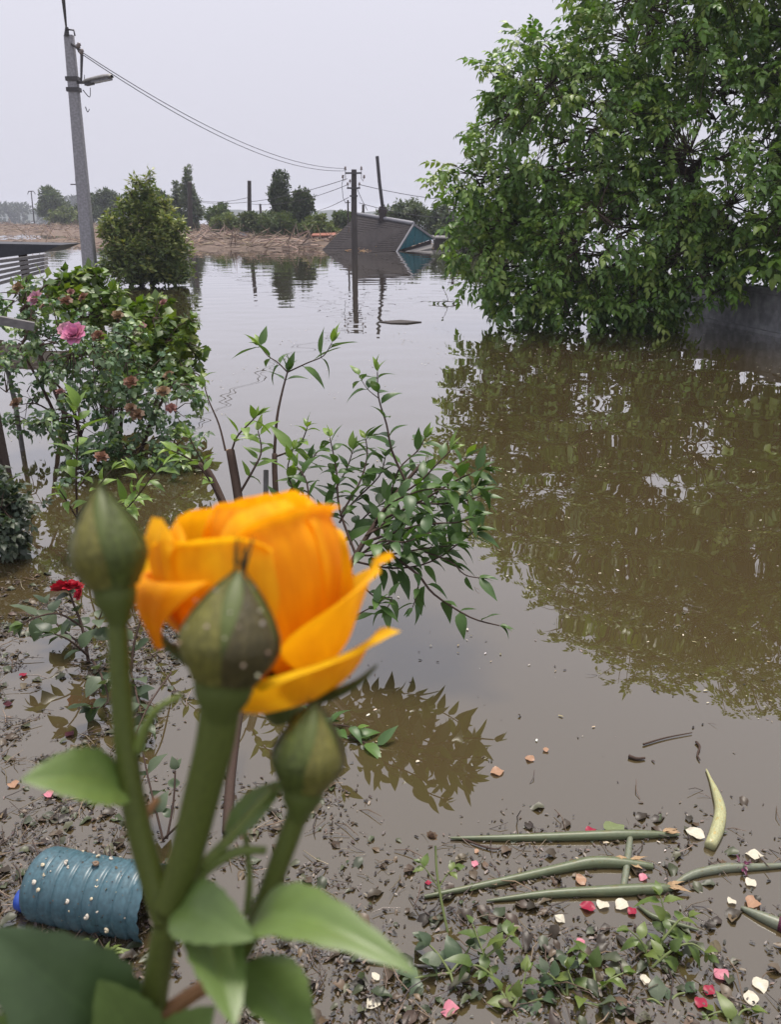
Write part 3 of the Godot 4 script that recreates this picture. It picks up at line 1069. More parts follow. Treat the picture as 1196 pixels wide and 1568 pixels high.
func build_middle() -> void:
	# the concrete lamp pole
	var at := Vector3(-5.999, 0, -16.942)
	var top := Vector3(-5.866, 4.452, -17) - at
	var o := thing("lamp_pole", "grey concrete pole with a street lamp, leaning over the flooded hedge", "pole", at)
	var b := Builder.new()
	var prev := []
	for i in 9:
		var t := i / 8.0
		var c := Vector3(0, -0.5, 0).lerp(top, t)
		var w := lerpf(0.135, 0.08, t)
		var ring := []
		for k in 8:
			var a := TAU * (k + 0.5) / 8.0
			var s := 1.0 if (k % 2 == 0) else 1.0
			ring.append(b.vert(c + Vector3(signf(cos(a)) * (w if absf(cos(a)) > 0.5 else w * 0.78) * s, 0, signf(sin(a)) * (w if absf(sin(a)) > 0.5 else w * 0.78) * 0.8), Vector2(0, t)))
		if prev:
			for k in 8:
				b.quad(prev[k], prev[(k + 1) % 8], ring[(k + 1) % 8], ring[k])
		prev = ring
	var lid := b.vert(top + Vector3(0, 0.01, 0))
	for k in 8:
		b.tri(lid, prev[k], prev[(k + 1) % 8])
	part("pole", b.mesh(), M.concrete, o)
	for t in [0.84, 0.8, 0.07]:
		b = Builder.new()
		b.box(Vector3(0, -0.5, 0).lerp(top, lerpf(0.1, 1.0, t)), Vector3(lerpf(0.29, 0.215, t), 0.07 if t > 0.1 else 0.02, lerpf(0.235, 0.17, t)))
		part("band", b.mesh(), M.iron, o)
	# iron bracket and hooks at the top
	b = Builder.new()
	b.tube([top + Vector3(-0.02, -0.02, 0.06), top + Vector3(0.0, 0.12, 0.06)], [0.05, 0.03], 7)
	b.tube([top + Vector3(0.02, 0.08, 0.06), top + Vector3(0.12, 0.07, 0.06), top + Vector3(0.13, -0.02, 0.06)], [0.016, 0.016, 0.016], 5)
	b.tube([top + Vector3(0.05, -0.15, 0.08), top + Vector3(0.16, -0.22, 0.08), top + Vector3(0.22, -0.33, 0.08), top + Vector3(0.15, -0.78, 0.08)], [0.022, 0.03, 0.028, 0.018], 6)
	part("bracket", b.mesh(), M.iron, o)
	for k in 2:
		b = Builder.new()
		b.lathe([Vector2(0.0, 0.0), Vector2(0.035, 0.01), Vector2(0.05, 0.04), Vector2(0.03, 0.06), Vector2(0.045, 0.08), Vector2(0.0, 0.11)], 8, Transform3D(Basis(Vector3.BACK, -0.6), top + Vector3(0.15 + 0.04 * k, -0.22 - 0.1 * k, 0.08)))
		part("insulator", b.mesh(), M.porcelain, o)
	for q in [[Vector3(0.14, -0.8, 0.06), Vector3(0.2, -0.75, 0.06), Vector3(0.22, -0.65, 0.06)], [Vector3(0.16, -0.9, 0.06), Vector3(0.27, -1.02, 0.06), Vector3(0.3, -0.86, 0.06)], [Vector3(0.17, -1.18, 0.06), Vector3(0.2, -1.27, 0.06), Vector3(0.24, -1.22, 0.06)]]:
		b = Builder.new()
		var pts := []
		for p in q:
			pts.append(top + p)
		pts = smooth_path(pts, 4)
		b.tube(pts, taper(pts.size(), 0.009, 0.006), 4)
		part("loose_wire", b.mesh(), M.cable, o)
	# the lamp on its short arm
	var arm_from := Vector3(-5.836, 3.687, -17) - at
	var head_from := Vector3(-5.657, 3.673, -16.9) - at
	var head_to := Vector3(-5.068, 3.742, -16.7) - at
	b = Builder.new()
	b.tube([arm_from, head_from, head_from.lerp(head_to, 0.2)], [0.028, 0.028, 0.03], 8)
	part("lamp_arm", b.mesh(), M.iron, o)
	var dir := (head_to - head_from).normalized()
	var bas := frame(dir)
	var len := (head_to - head_from).length()
	b = Builder.new()
	var sections := [[0.0, 0.03, 0.04], [0.06, 0.05, 0.06], [0.3, 0.055, 0.095], [0.75, 0.06, 0.11], [0.95, 0.05, 0.09], [1.0, 0.025, 0.05]]
	prev = []
	for s in sections:
		var ring := []
		for k in 12:
			var a := TAU * k / 12.0
			ring.append(b.vert(head_from + dir * (s[0] * len) + bas.x * cos(a) * s[2] + bas.y * (sin(a) * s[1] if sin(a) > 0 else sin(a) * 0.02)))
		if prev:
			for k in 12:
				b.quad(prev[k], prev[(k + 1) % 12], ring[(k + 1) % 12], ring[k])
		prev = ring
	var head := part("lamp_head", b.mesh(), M.lamp_body, o)
	b = Builder.new()
	b.box(head_from + dir * len * 0.62 - bas.y * 0.03, Vector3(0.15, 0.035, len * 0.6), bas)
	part("lens", b.mesh(), mat("dull lamp glass", lin(0.12, 0.12, 0.13), 0.25, 0.5), head)
	b = Builder.new()
	b.box(head_from + dir * len * 0.18 - bas.y * 0.035, Vector3(0.1, 0.06, len * 0.25), bas)
	part("gear_box", b.mesh(), M.iron, head)

	# the shed roof at the left edge: a dark sheet over grey boards
	at = Vector3(-6.6, 0, -13.4)
	o = thing("shed_roof", "dark roofing sheet lying on stacked grey boards at the edge of view", "shed", at)
	b = Builder.new()
	var s0 := Vector3(-6.68, 0.971, -13.4) - at
	var s1 := Vector3(-5.131, 0.942, -13.4) - at
	var s2 := Vector3(-5.421, 0.835, -13.4) - at
	var s3 := Vector3(-6.733, 0.679, -13.4) - at
	b.slab([s0, s1, s2, s3], Vector3(0, 0, 0.9))
	part("roofing_sheet", b.mesh(), M.shed_dark, o)
	for q in [[Vector3(-6.391, 0.661, -12.7), Vector3(-5.186, 0.809, -12.9)], [Vector3(-6.358, 0.569, -12.6), Vector3(-5.153, 0.76, -12.8)], [Vector3(-6.325, 0.479, -12.5), Vector3(-5.121, 0.712, -12.7)], [Vector3(-6.292, 0.389, -12.4), Vector3(-5.088, 0.664, -12.6)], [Vector3(-6.258, 0.301, -12.3), Vector3(-5.055, 0.617, -12.5)]]:
		b = Builder.new()
		var a0: Vector3 = q[0] - at
		var a1: Vector3 = q[1] - at
		b.box((a0 + a1) / 2.0, Vector3(0.25, 0.045, (a1 - a0).length()), frame(a1 - a0))
		part("board", b.mesh(), M.board, o)
	b = Builder.new()
	b.box(Vector3(-0.35, 0.1, -0.35), Vector3(0.12, 1.0, 0.12))
	part("post", b.mesh(), M.post, o)
	b = Builder.new()
	b.box(Vector3(0.72, 0.28, -0.3), Vector3(0.1, 1.1, 0.1))
	part("post", b.mesh(), M.post, o)

	# the willow-like bush standing in the water behind the pole
	var tuft := leaf_tuft(7, 0.125, 0.042, 0.1, 31, 0.5)
	var base := Vector3(-5.194, 0, -17.743)
	var wl := []
	for q in [[Vector3(-4.896, 1.666, -17.3), 0.24, 0.4], [Vector3(-5.07, 1.726, -17.3), 0.07, 0.34], [Vector3(-4.727, 1.93, -17.3), 0.07, 0.36], [Vector3(-4.523, 1.654, -17.3), 0.07, 0.3], [Vector3(-5.545, 1.18, -17.3), 0.08, 0.34], [Vector3(-4.223, 1.118, -17.3), 0.08, 0.3], [Vector3(-5.089, 1.424, -17.3), 0.36, 0.42], [Vector3(-5.422, 1.118, -17.3), 0.3, 0.3], [Vector3(-4.429, 1.143, -17.3), 0.32, 0.3], [Vector3(-4.653, 1.509, -17.3), 0.26, 0.3], [Vector3(-4.654, 1.241, -17.3), 0.38, 0.42], [Vector3(-5.345, 0.871, -17.3), 0.45, 0.4], [Vector3(-4.827, 0.808, -17.3), 0.5, 0.42], [Vector3(-4.374, 0.746, -17.3), 0.32, 0.36], [Vector3(-5.597, 0.393, -17.3), 0.42, 0.34], [Vector3(-5.006, 0.342, -17.3), 0.6, 0.34], [Vector3(-4.371, 0.342, -17.3), 0.34, 0.3]]:
		wl.append([q[0] - base + Vector3(0, 0, rnd(-0.2, 0.2)), Vector3(q[1], q[2], q[1])])
	grow({
		"called": "willow_bush", "label": "tall olive-green willow bush standing in the water behind the lamp pole", "category": "bush", "base": base, "seed": 301, "trunk_r": 0.06,
		"trunks": [[Vector3(0, -0.3, 0), Vector3(-0.05, 0.8, 0), Vector3(0.05, 1.9, 0)], [Vector3(0.1, -0.3, 0), Vector3(0.4, 0.6, 0.1), Vector3(0.5, 1.1, 0)], [Vector3(-0.1, -0.3, 0), Vector3(-0.4, 0.5, 0.1), Vector3(-0.5, 0.9, 0)]],
		"lobes": wl, "tips": 900, "leaves": 3, "leaf": tuft, "leaf_mat": M.leaf, "colors": [Color(0.184, 0.247, 0.066), Color(0.259, 0.318, 0.094), Color(0.129, 0.188, 0.062), Color(0.345, 0.362, 0.123)], "scale": [0.7, 1.2], "twig_r": 0.006, "bark": M.bark, "arms": 5, "gap": -0.22, "gap_size": 2.4, "inner": 0.3, "lift": 0.3, "own": 150, "shag": 0.2,
	})
	var creeper := leaf_tuft(7, 0.09, 0.07, 0.07, 33, 0.3)
	base = Vector3(-4.689, 0, -17.743)
	grow({
		"called": "creeper", "label": "dark broad-leaved creeper around the willow bush's foot", "category": "plant", "base": base, "seed": 303, "trunk_r": 0.02,
		"trunks": [[Vector3(0, -0.2, 0), Vector3(0.05, 0.15, 0), Vector3(0.1, 0.35, 0)]],
		"lobes": [[Vector3(-0.1, 0.2, 0.15), Vector3(0.4, 0.22, 0.3)], [Vector3(0.3, 0.12, 0.1), Vector3(0.22, 0.14, 0.2)], [Vector3(-0.5, 0.12, 0.2), Vector3(0.25, 0.14, 0.2)]],
		"tips": 200, "leaves": 3, "leaf": creeper, "leaf_mat": M.leaf, "colors": [Color(0.058, 0.111, 0.033), Color(0.078, 0.13, 0.039)], "scale": [0.7, 1.1], "twig_r": 0.004, "bark": M.bark, "arms": 2, "gap": -0.9, "inner": 0.4,
	})

	# the concrete garden wall under the walnut
	at = Vector3(4.9, 0, -10.6)
	o = thing("concrete_wall", "low grey concrete wall rising from the water under the walnut", "wall", at)
	var w0 := Vector3(4.249, 0, -12.326) - at
	var w1 := Vector3(4.859, 0, -9.291) - at
	var run := (w1 - w0).normalized()
	var away := Vector3(-run.z, 0, run.x)
	if away.z > 0:
		away = -away
	w0 -= run * 2.0
	w1 += run * 3.0
	b = Builder.new()
	b.slab([w0 + Vector3(0, 0.5, 0) + away * 0.2, w1 + Vector3(0, 0.44, 0) + away * 0.2, w1 + Vector3(0, 0.44, 0), w0 + Vector3(0, 0.5, 0)], Vector3(0, 1.2, 0))
	part("panel", b.mesh(), M.wall, o)
	b = Builder.new()
	b.slab([w0 + Vector3(0, 0.56, 0) + away * 0.24 , w1 + Vector3(0, 0.5, 0) + away * 0.24, w1 + Vector3(0, 0.5, 0) - away * 0.02, w0 + Vector3(0, 0.56, 0) - away * 0.02], Vector3(0, 0.055, 0))
	part("coping", b.mesh(), M.wall, o)
	b = Builder.new()
	b.slab([w0 + Vector3(0, 0.045, 0), w1 + Vector3(0, 0.045, 0), w1 + Vector3(0, 0.045, 0) - away * 0.06, w0 + Vector3(0, 0.045, 0) - away * 0.06], Vector3(0, 0.3, 0))
	part("plinth", b.mesh(), M.wall, o)

	build_walnut()

	# a torn board and a leafy twig adrift in the middle of the water
	b = Builder.new()
	b.slab([Vector3(-0.28, 0.012, -0.05), Vector3(0.02, 0.02, -0.16), Vector3(0.3, 0.012, -0.02), Vector3(0.1, 0.016, 0.14), Vector3(-0.12, 0.012, 0.12)], Vector3(0, 0.03, 0))
	single("floating_board", b.mesh(), M.timber, "torn dark board floating flat in open water", "board", Vector3(0.125, 0, -11.404))
	o = thing("floating_twig", "leafy twig adrift at the walnut's outermost low branch", "twig", Vector3(0.907, 0, -13.907))
	rng.seed = 77
	var lf := [single_leaf(0.13, 0.065, 0.3, 0.2), single_leaf(0.11, 0.05, 0.2, 0.35)]
	branch_plant(o, [{"p": [o.position + Vector3(0.25, 0.02, 0), o.position + Vector3(0, 0.04, 0.05), o.position + Vector3(-0.22, 0.03, 0.0)], "r": [0.008, 0.003], "leaf": 1.0, "from": 0.2, "tuft": 2}, {"p": [o.position + Vector3(0.05, 0.03, 0.0), o.position + Vector3(0.02, 0.13, 0.0), o.position + Vector3(-0.03, 0.22, 0.0)], "r": [0.005, 0.003], "leaf": 0.9, "from": 0.5, "tuft": 2}], lf, tinted(M.leaf, [Color(0.05, 0.08, 0.025), Color(0.07, 0.1, 0.03)]), {"bark": M.twig, "step": 0.11})



func build_walnut() -> void:
	var base := Vector3(6.3, 0, -13.0)
	var leaf := compound_leaf(7, 0.105, 0.05, 0.2, 0.5, 41)
	var lobes := []
	for q in [
		[2.2, 2.25, -11.2, 1.25, 1.0, 1.3], [1.65, 0.75, -11.2, 0.85, 0.7, 0.9], [2.3, 0.4, -10.9, 0.9, 0.42, 0.7], [3.2, 0.35, -10.7, 0.7, 0.35, 0.6], [1.75, 2.95, -11.4, 0.6, 0.55, 0.8], [1.1, 1.8, -11.2, 0.6, 0.35, 0.5], [1.25, 1.2, -11.2, 0.5, 0.5, 0.5], [3.1, 3.7, -11.3, 1.15, 1.15, 1.3],
		[2.8, 1.15, -10.7, 1.1, 0.95, 1.0], [4.2, 2.0, -11.0, 1.4, 1.5, 1.4], [4.4, 4.5, -11.6, 1.4, 1.35, 1.4], [5.8, 3.2, -11.2, 1.5, 1.6, 1.4], [6.0, 5.0, -11.8, 1.6, 1.35, 1.5],
		[3.7, 0.75, -10.5, 0.8, 0.55, 0.6], [7.3, 3.8, -11.6, 1.5, 1.8, 1.5], [5.7, 1.5, -11.2, 1.0, 0.8, 0.9],
	]:
		lobes.append([Vector3(q[0], q[1], q[2]) - base, Vector3(q[3], q[4], q[5])])
	grow({
		"called": "walnut_tree", "label": "big walnut tree leaning over the water beside the concrete wall", "category": "tree", "base": base, "seed": 401, "trunk_r": 0.095, "sides": 10,
		"trunks": [[Vector3(0, -0.5, 0), Vector3(0.05, 0.7, 0.1), Vector3(-0.2, 1.7, 0.5), Vector3(-0.3, 2.9, 0.9), Vector3(-0.2, 4.4, 1.1)], [Vector3(-0.1, 0.3, 0.05), Vector3(-1.3, 1.0, 0.8), Vector3(-2.4, 1.9, 1.3), Vector3(-3.2, 2.9, 1.5)]],
		"lobes": lobes, "tips": 3300, "leaves": 4, "leaf": leaf, "leaf_mat": M.leaf, "colors": [Color(0.158, 0.283, 0.052), Color(0.135, 0.248, 0.052), Color(0.203, 0.343, 0.062), Color(0.112, 0.212, 0.048), Color(0.269, 0.378, 0.087)],
		"scale": [0.75, 1.2], "twig_r": 0.006, "bark": M.bark, "arms": 7, "gap": -0.32, "gap_size": 0.75, "inner": 0.45, "own": 300, "floor": 0.02, "shag": 0.07,
	})
	base = Vector3(5.3, 0, -10.55)
	var big := compound_leaf(5, 0.15, 0.085, 0.18, 0.6, 43)
	grow({
		"called": "walnut_sapling", "label": "bright green young tree with larger leaves drooping over the concrete wall", "category": "tree", "base": base, "seed": 402, "trunk_r": 0.05,
		"trunks": [[Vector3(0, -0.4, 0), Vector3(0, 0.7, 0.15), Vector3(-0.1, 1.4, 0.3)]],
		"lobes": [[Vector3(-0.5, 1.25, 0.9), Vector3(0.75, 0.42, 0.5)], [Vector3(0.1, 1.5, 0.7), Vector3(0.6, 0.4, 0.5)], [Vector3(-0.7, 1.0, 0.9), Vector3(0.5, 0.2, 0.4)], [Vector3(0.1, 0.95, 0.95), Vector3(0.4, 0.2, 0.3)]],
		"tips": 120, "leaves": 3, "leaf": big, "leaf_mat": M.leaf, "colors": [Color(0.13, 0.247, 0.036), Color(0.101, 0.203, 0.036), Color(0.187, 0.3, 0.054)],
		"scale": [0.75, 1.15], "twig_r": 0.005, "bark": M.bark, "arms": 3, "gap": -0.6, "inner": 0.3, "own": 200,
	})


# ---------------------------------------------------------------- the garden in front

func build_garden() -> void:
	# climbing bush with bright leaves, behind the pink rose
	var base := Vector3(-2.15, 0, -6.0)
	var broad := leaf_tuft(4, 0.085, 0.065, 0.04, 51, 0.0)
	grow({
		"called": "lilac_bush", "label": "bright yellow-green broad-leaved bush behind the pink rose bush", "category": "bush", "base": base, "seed": 501, "trunk_r": 0.025,
		"trunks": [[Vector3(0, -0.3, 0), Vector3(0.1, 0.3, 0), Vector3(0.2, 0.7, 0)], [Vector3(-0.2, -0.3, 0), Vector3(-0.4, 0.4, 0), Vector3(-0.5, 0.75, 0)]],
		"lobes": [[Vector3(-1.756, 0.613, -6) - base, Vector3(0.32, 0.2, 0.3)], [Vector3(-1.583, 0.449, -6) - base, Vector3(0.2, 0.2, 0.25)], [Vector3(-2.159, 0.752, -6.2) - base, Vector3(0.3, 0.17, 0.3)], [Vector3(-2.48, 0.869, -6.2) - base, Vector3(0.26, 0.12, 0.3)], [Vector3(-1.45, 0.342, -5.8) - base, Vector3(0.09, 0.16, 0.1)], [Vector3(-1.87, 0.371, -5.9) - base, Vector3(0.3, 0.2, 0.25)], [Vector3(-2.313, 0.954, -6.3) - base, Vector3(0.17, 0.06, 0.15)]],
		"tips": 330, "leaves": 3, "leaf": broad, "leaf_mat": M.leaf, "colors": [Color(0.14, 0.227, 0.033), Color(0.102, 0.179, 0.033), Color(0.203, 0.284, 0.039), Color(0.086, 0.146, 0.033)],
		"scale": [0.75, 1.2], "twig_r": 0.004, "bark": M.twig, "arms": 3, "gap": -0.2, "gap_size": 3.0, "inner": 0.4, "lift": -0.3, "own": 200, "shag": 0.14,
	})
	# the pink rose bush
	base = Vector3(-1.75, 0, -4.9)
	var five := compound_leaf(5, 0.042, 0.028, 0.07, 0.2, 53)
	var rose := grow({
		"called": "rose_bush", "label": "big dusty-green rose bush with fading pink blooms in the water", "category": "bush", "base": base, "seed": 502, "trunk_r": 0.016,
		"trunks": [[Vector3(0, -0.3, 0), Vector3(0.1, 0.2, 0), Vector3(0.15, 0.6, 0)], [Vector3(-0.15, -0.3, 0.1), Vector3(-0.3, 0.25, 0), Vector3(-0.45, 0.65, 0)], [Vector3(0.1, -0.3, 0.1), Vector3(0.3, 0.2, 0.1), Vector3(0.45, 0.45, 0)], [Vector3(-0.05, -0.3, 0.2), Vector3(-0.1, 0.3, 0.2), Vector3(-0.2, 0.5, 0.2)]],
		"lobes": [[Vector3(-2.022, 0.681, -4.9) - base, Vector3(0.33, 0.2, 0.3)], [Vector3(-1.653, 0.582, -4.8) - base, Vector3(0.34, 0.24, 0.35)], [Vector3(-1.388, 0.369, -4.8) - base, Vector3(0.24, 0.26, 0.3)], [Vector3(-1.714, 0.275, -4.7) - base, Vector3(0.34, 0.22, 0.3)], [Vector3(-2.254, 0.308, -4.9) - base, Vector3(0.12, 0.22, 0.2)], [Vector3(-1.522, 0.075, -4.5) - base, Vector3(0.3, 0.15, 0.2)], [Vector3(-2.192, 0.867, -5.1) - base, Vector3(0.2, 0.12, 0.2)], [Vector3(-1.829, 0.016, -4.5) - base, Vector3(0.16, 0.1, 0.2)], [Vector3(-1.261, 0.144, -4.6) - base, Vector3(0.12, 0.14, 0.15)]],
		"tips": 480, "leaves": 4, "leaf": five, "shag": 0.17, "leaf_mat": M.leaf, "colors": [Color(0.125, 0.208, 0.115), Color(0.166, 0.26, 0.144), Color(0.094, 0.166, 0.086), Color(0.208, 0.312, 0.115)],
		"scale": [0.75, 1.2], "twig_r": 0.003, "bark": M.twig, "arms": 5, "gap": -0.05, "gap_size": 3.0, "inner": 0.3, "own": 300,
	})
	var bloom := blossom(0.045, 4, 61)
	var faded := blossom(0.036, 3, 62, 0.1)
	var pink := tinted(M.petal, [Color(0.75, 0.28, 0.5), Color(0.66, 0.35, 0.48)])
	var brown := tinted(M.petal, [Color(0.26, 0.13, 0.09), Color(0.27, 0.17, 0.1), Color(0.32, 0.15, 0.14), Color(0.2, 0.12, 0.08)])
	rng.seed = 63
	for q in [[Vector3(-1.7166, 0.7801, -4.5102), 1.5, 0], [Vector3(-1.779, 0.7934, -4.5683), 1.1, 1], [Vector3(-2.0774, 0.9291, -4.937), 1.1, 1]]:
		var e := part("bloom", bloom, pink[q[2]], rose)
		e.transform = Transform3D(frame(Vector3(1, 0.2, rnd(-0.5, 0.5)), Vector3(rnd(-0.3, 0.5), 0.8, 1)).scaled_local(Vector3.ONE * q[1]), q[0] - base)
	for p in [Vector3(-1.6425, 0.7524, -4.6597), Vector3(-1.6352, 0.6662, -4.6284), Vector3(-2.0621, 0.8752, -5.0238), Vector3(-2.2715, 0.9769, -5.1672), Vector3(-2.0308, 0.9327, -5.364), Vector3(-1.9105, 0.9111, -5.2497), Vector3(-2.0243, 0.892, -5.2428), Vector3(-1.5874, 0.7263, -5.2888), Vector3(-1.5532, 0.8296, -5.7522), Vector3(-1.4275, 0.5305, -4.4725), Vector3(-1.2736, 0.5271, -4.6841), Vector3(-1.2051, 0.3957, -4.4234), Vector3(-1.3958, 0.418, -4.3251), Vector3(-1.4829, 0.2268, -4.0426), Vector3(-1.2481, 0.48, -4.4541), Vector3(-1.8657, 0.7458, -5.7216), Vector3(-2.0551, 0.4227, -4.4332), Vector3(-1.3607, 0.3851, -4.3131), Vector3(-1.8148, 0.48, -4.4541)]:
		var e := part("faded_bloom", faded, pick(brown), rose)
		e.transform = Transform3D(frame(Vector3(1, rnd(-0.5, 0.5), rnd(-0.5, 0.5)), Vector3(rnd(-0.8, 0.8), 0.9, 0.6)).scaled_local(Vector3.ONE * rnd(0.65, 1.15)), p - base)

	# old fence: a post and its broken rail at the edge of view
	var at := Vector3(-2.124, 0, -4.25)
	var o := thing("fence_post", "dark old fence post with a broken rail inside the rose bush", "post", at)
	var b := Builder.new()
	b.box(Vector3(0, 0.3, 0), Vector3(0.08, 0.9, 0.08), Basis(Vector3.BACK, 0.03))
	part("post", b.mesh(), M.post, o)
	b = Builder.new()
	var ra := Vector3(-2.2524, 0.8675, -4.5953) - at
	var rb := Vector3(-2.0018, 0.804, -4.6786) - at
	b.box((ra + rb) / 2.0, Vector3(0.05, 0.045, ra.distance_to(rb)), frame(rb - ra))
	part("rail", b.mesh(), M.board, o)
	o = thing("fence_post", "pale upright stick among the rose stems beside the post", "post", Vector3(-2.315, 0, -4.971))
	b = Builder.new()
	b.tube([Vector3(0, -0.2, 0), Vector3(0.0, 0.3, 0), Vector3(-0.02, 0.62, 0)], [0.016, 0.015, 0.014], 7)
	part("post", b.mesh(), M.board, o)

	# grey-leaved plant low at the edge
	base = Vector3(-1.661, 0, -3.294)
	grow({
		"called": "sage_plant", "label": "low grey-green plant half under water below the fence post", "category": "plant", "base": base, "seed": 504, "trunk_r": 0.008,
		"trunks": [[Vector3(0, -0.2, 0), Vector3(-0.03, 0.15, 0), Vector3(-0.05, 0.3, 0)]],
		"lobes": [[Vector3(0.0, 0.16, 0), Vector3(0.14, 0.13, 0.15)], [Vector3(-0.12, 0.25, -0.05), Vector3(0.14, 0.12, 0.15)]],
		"tips": 110, "leaves": 4, "leaf": five, "leaf_mat": M.leaf_glossy, "colors": [Color(0.07, 0.1, 0.075), Color(0.1, 0.13, 0.1), Color(0.05, 0.075, 0.05)], "scale": [0.7, 1.0], "twig_r": 0.002, "bark": M.twig, "arms": 3, "gap": -0.8, "inner": 0.2, "own": 120,
	})

	build_shrub()
	build_red_rose()


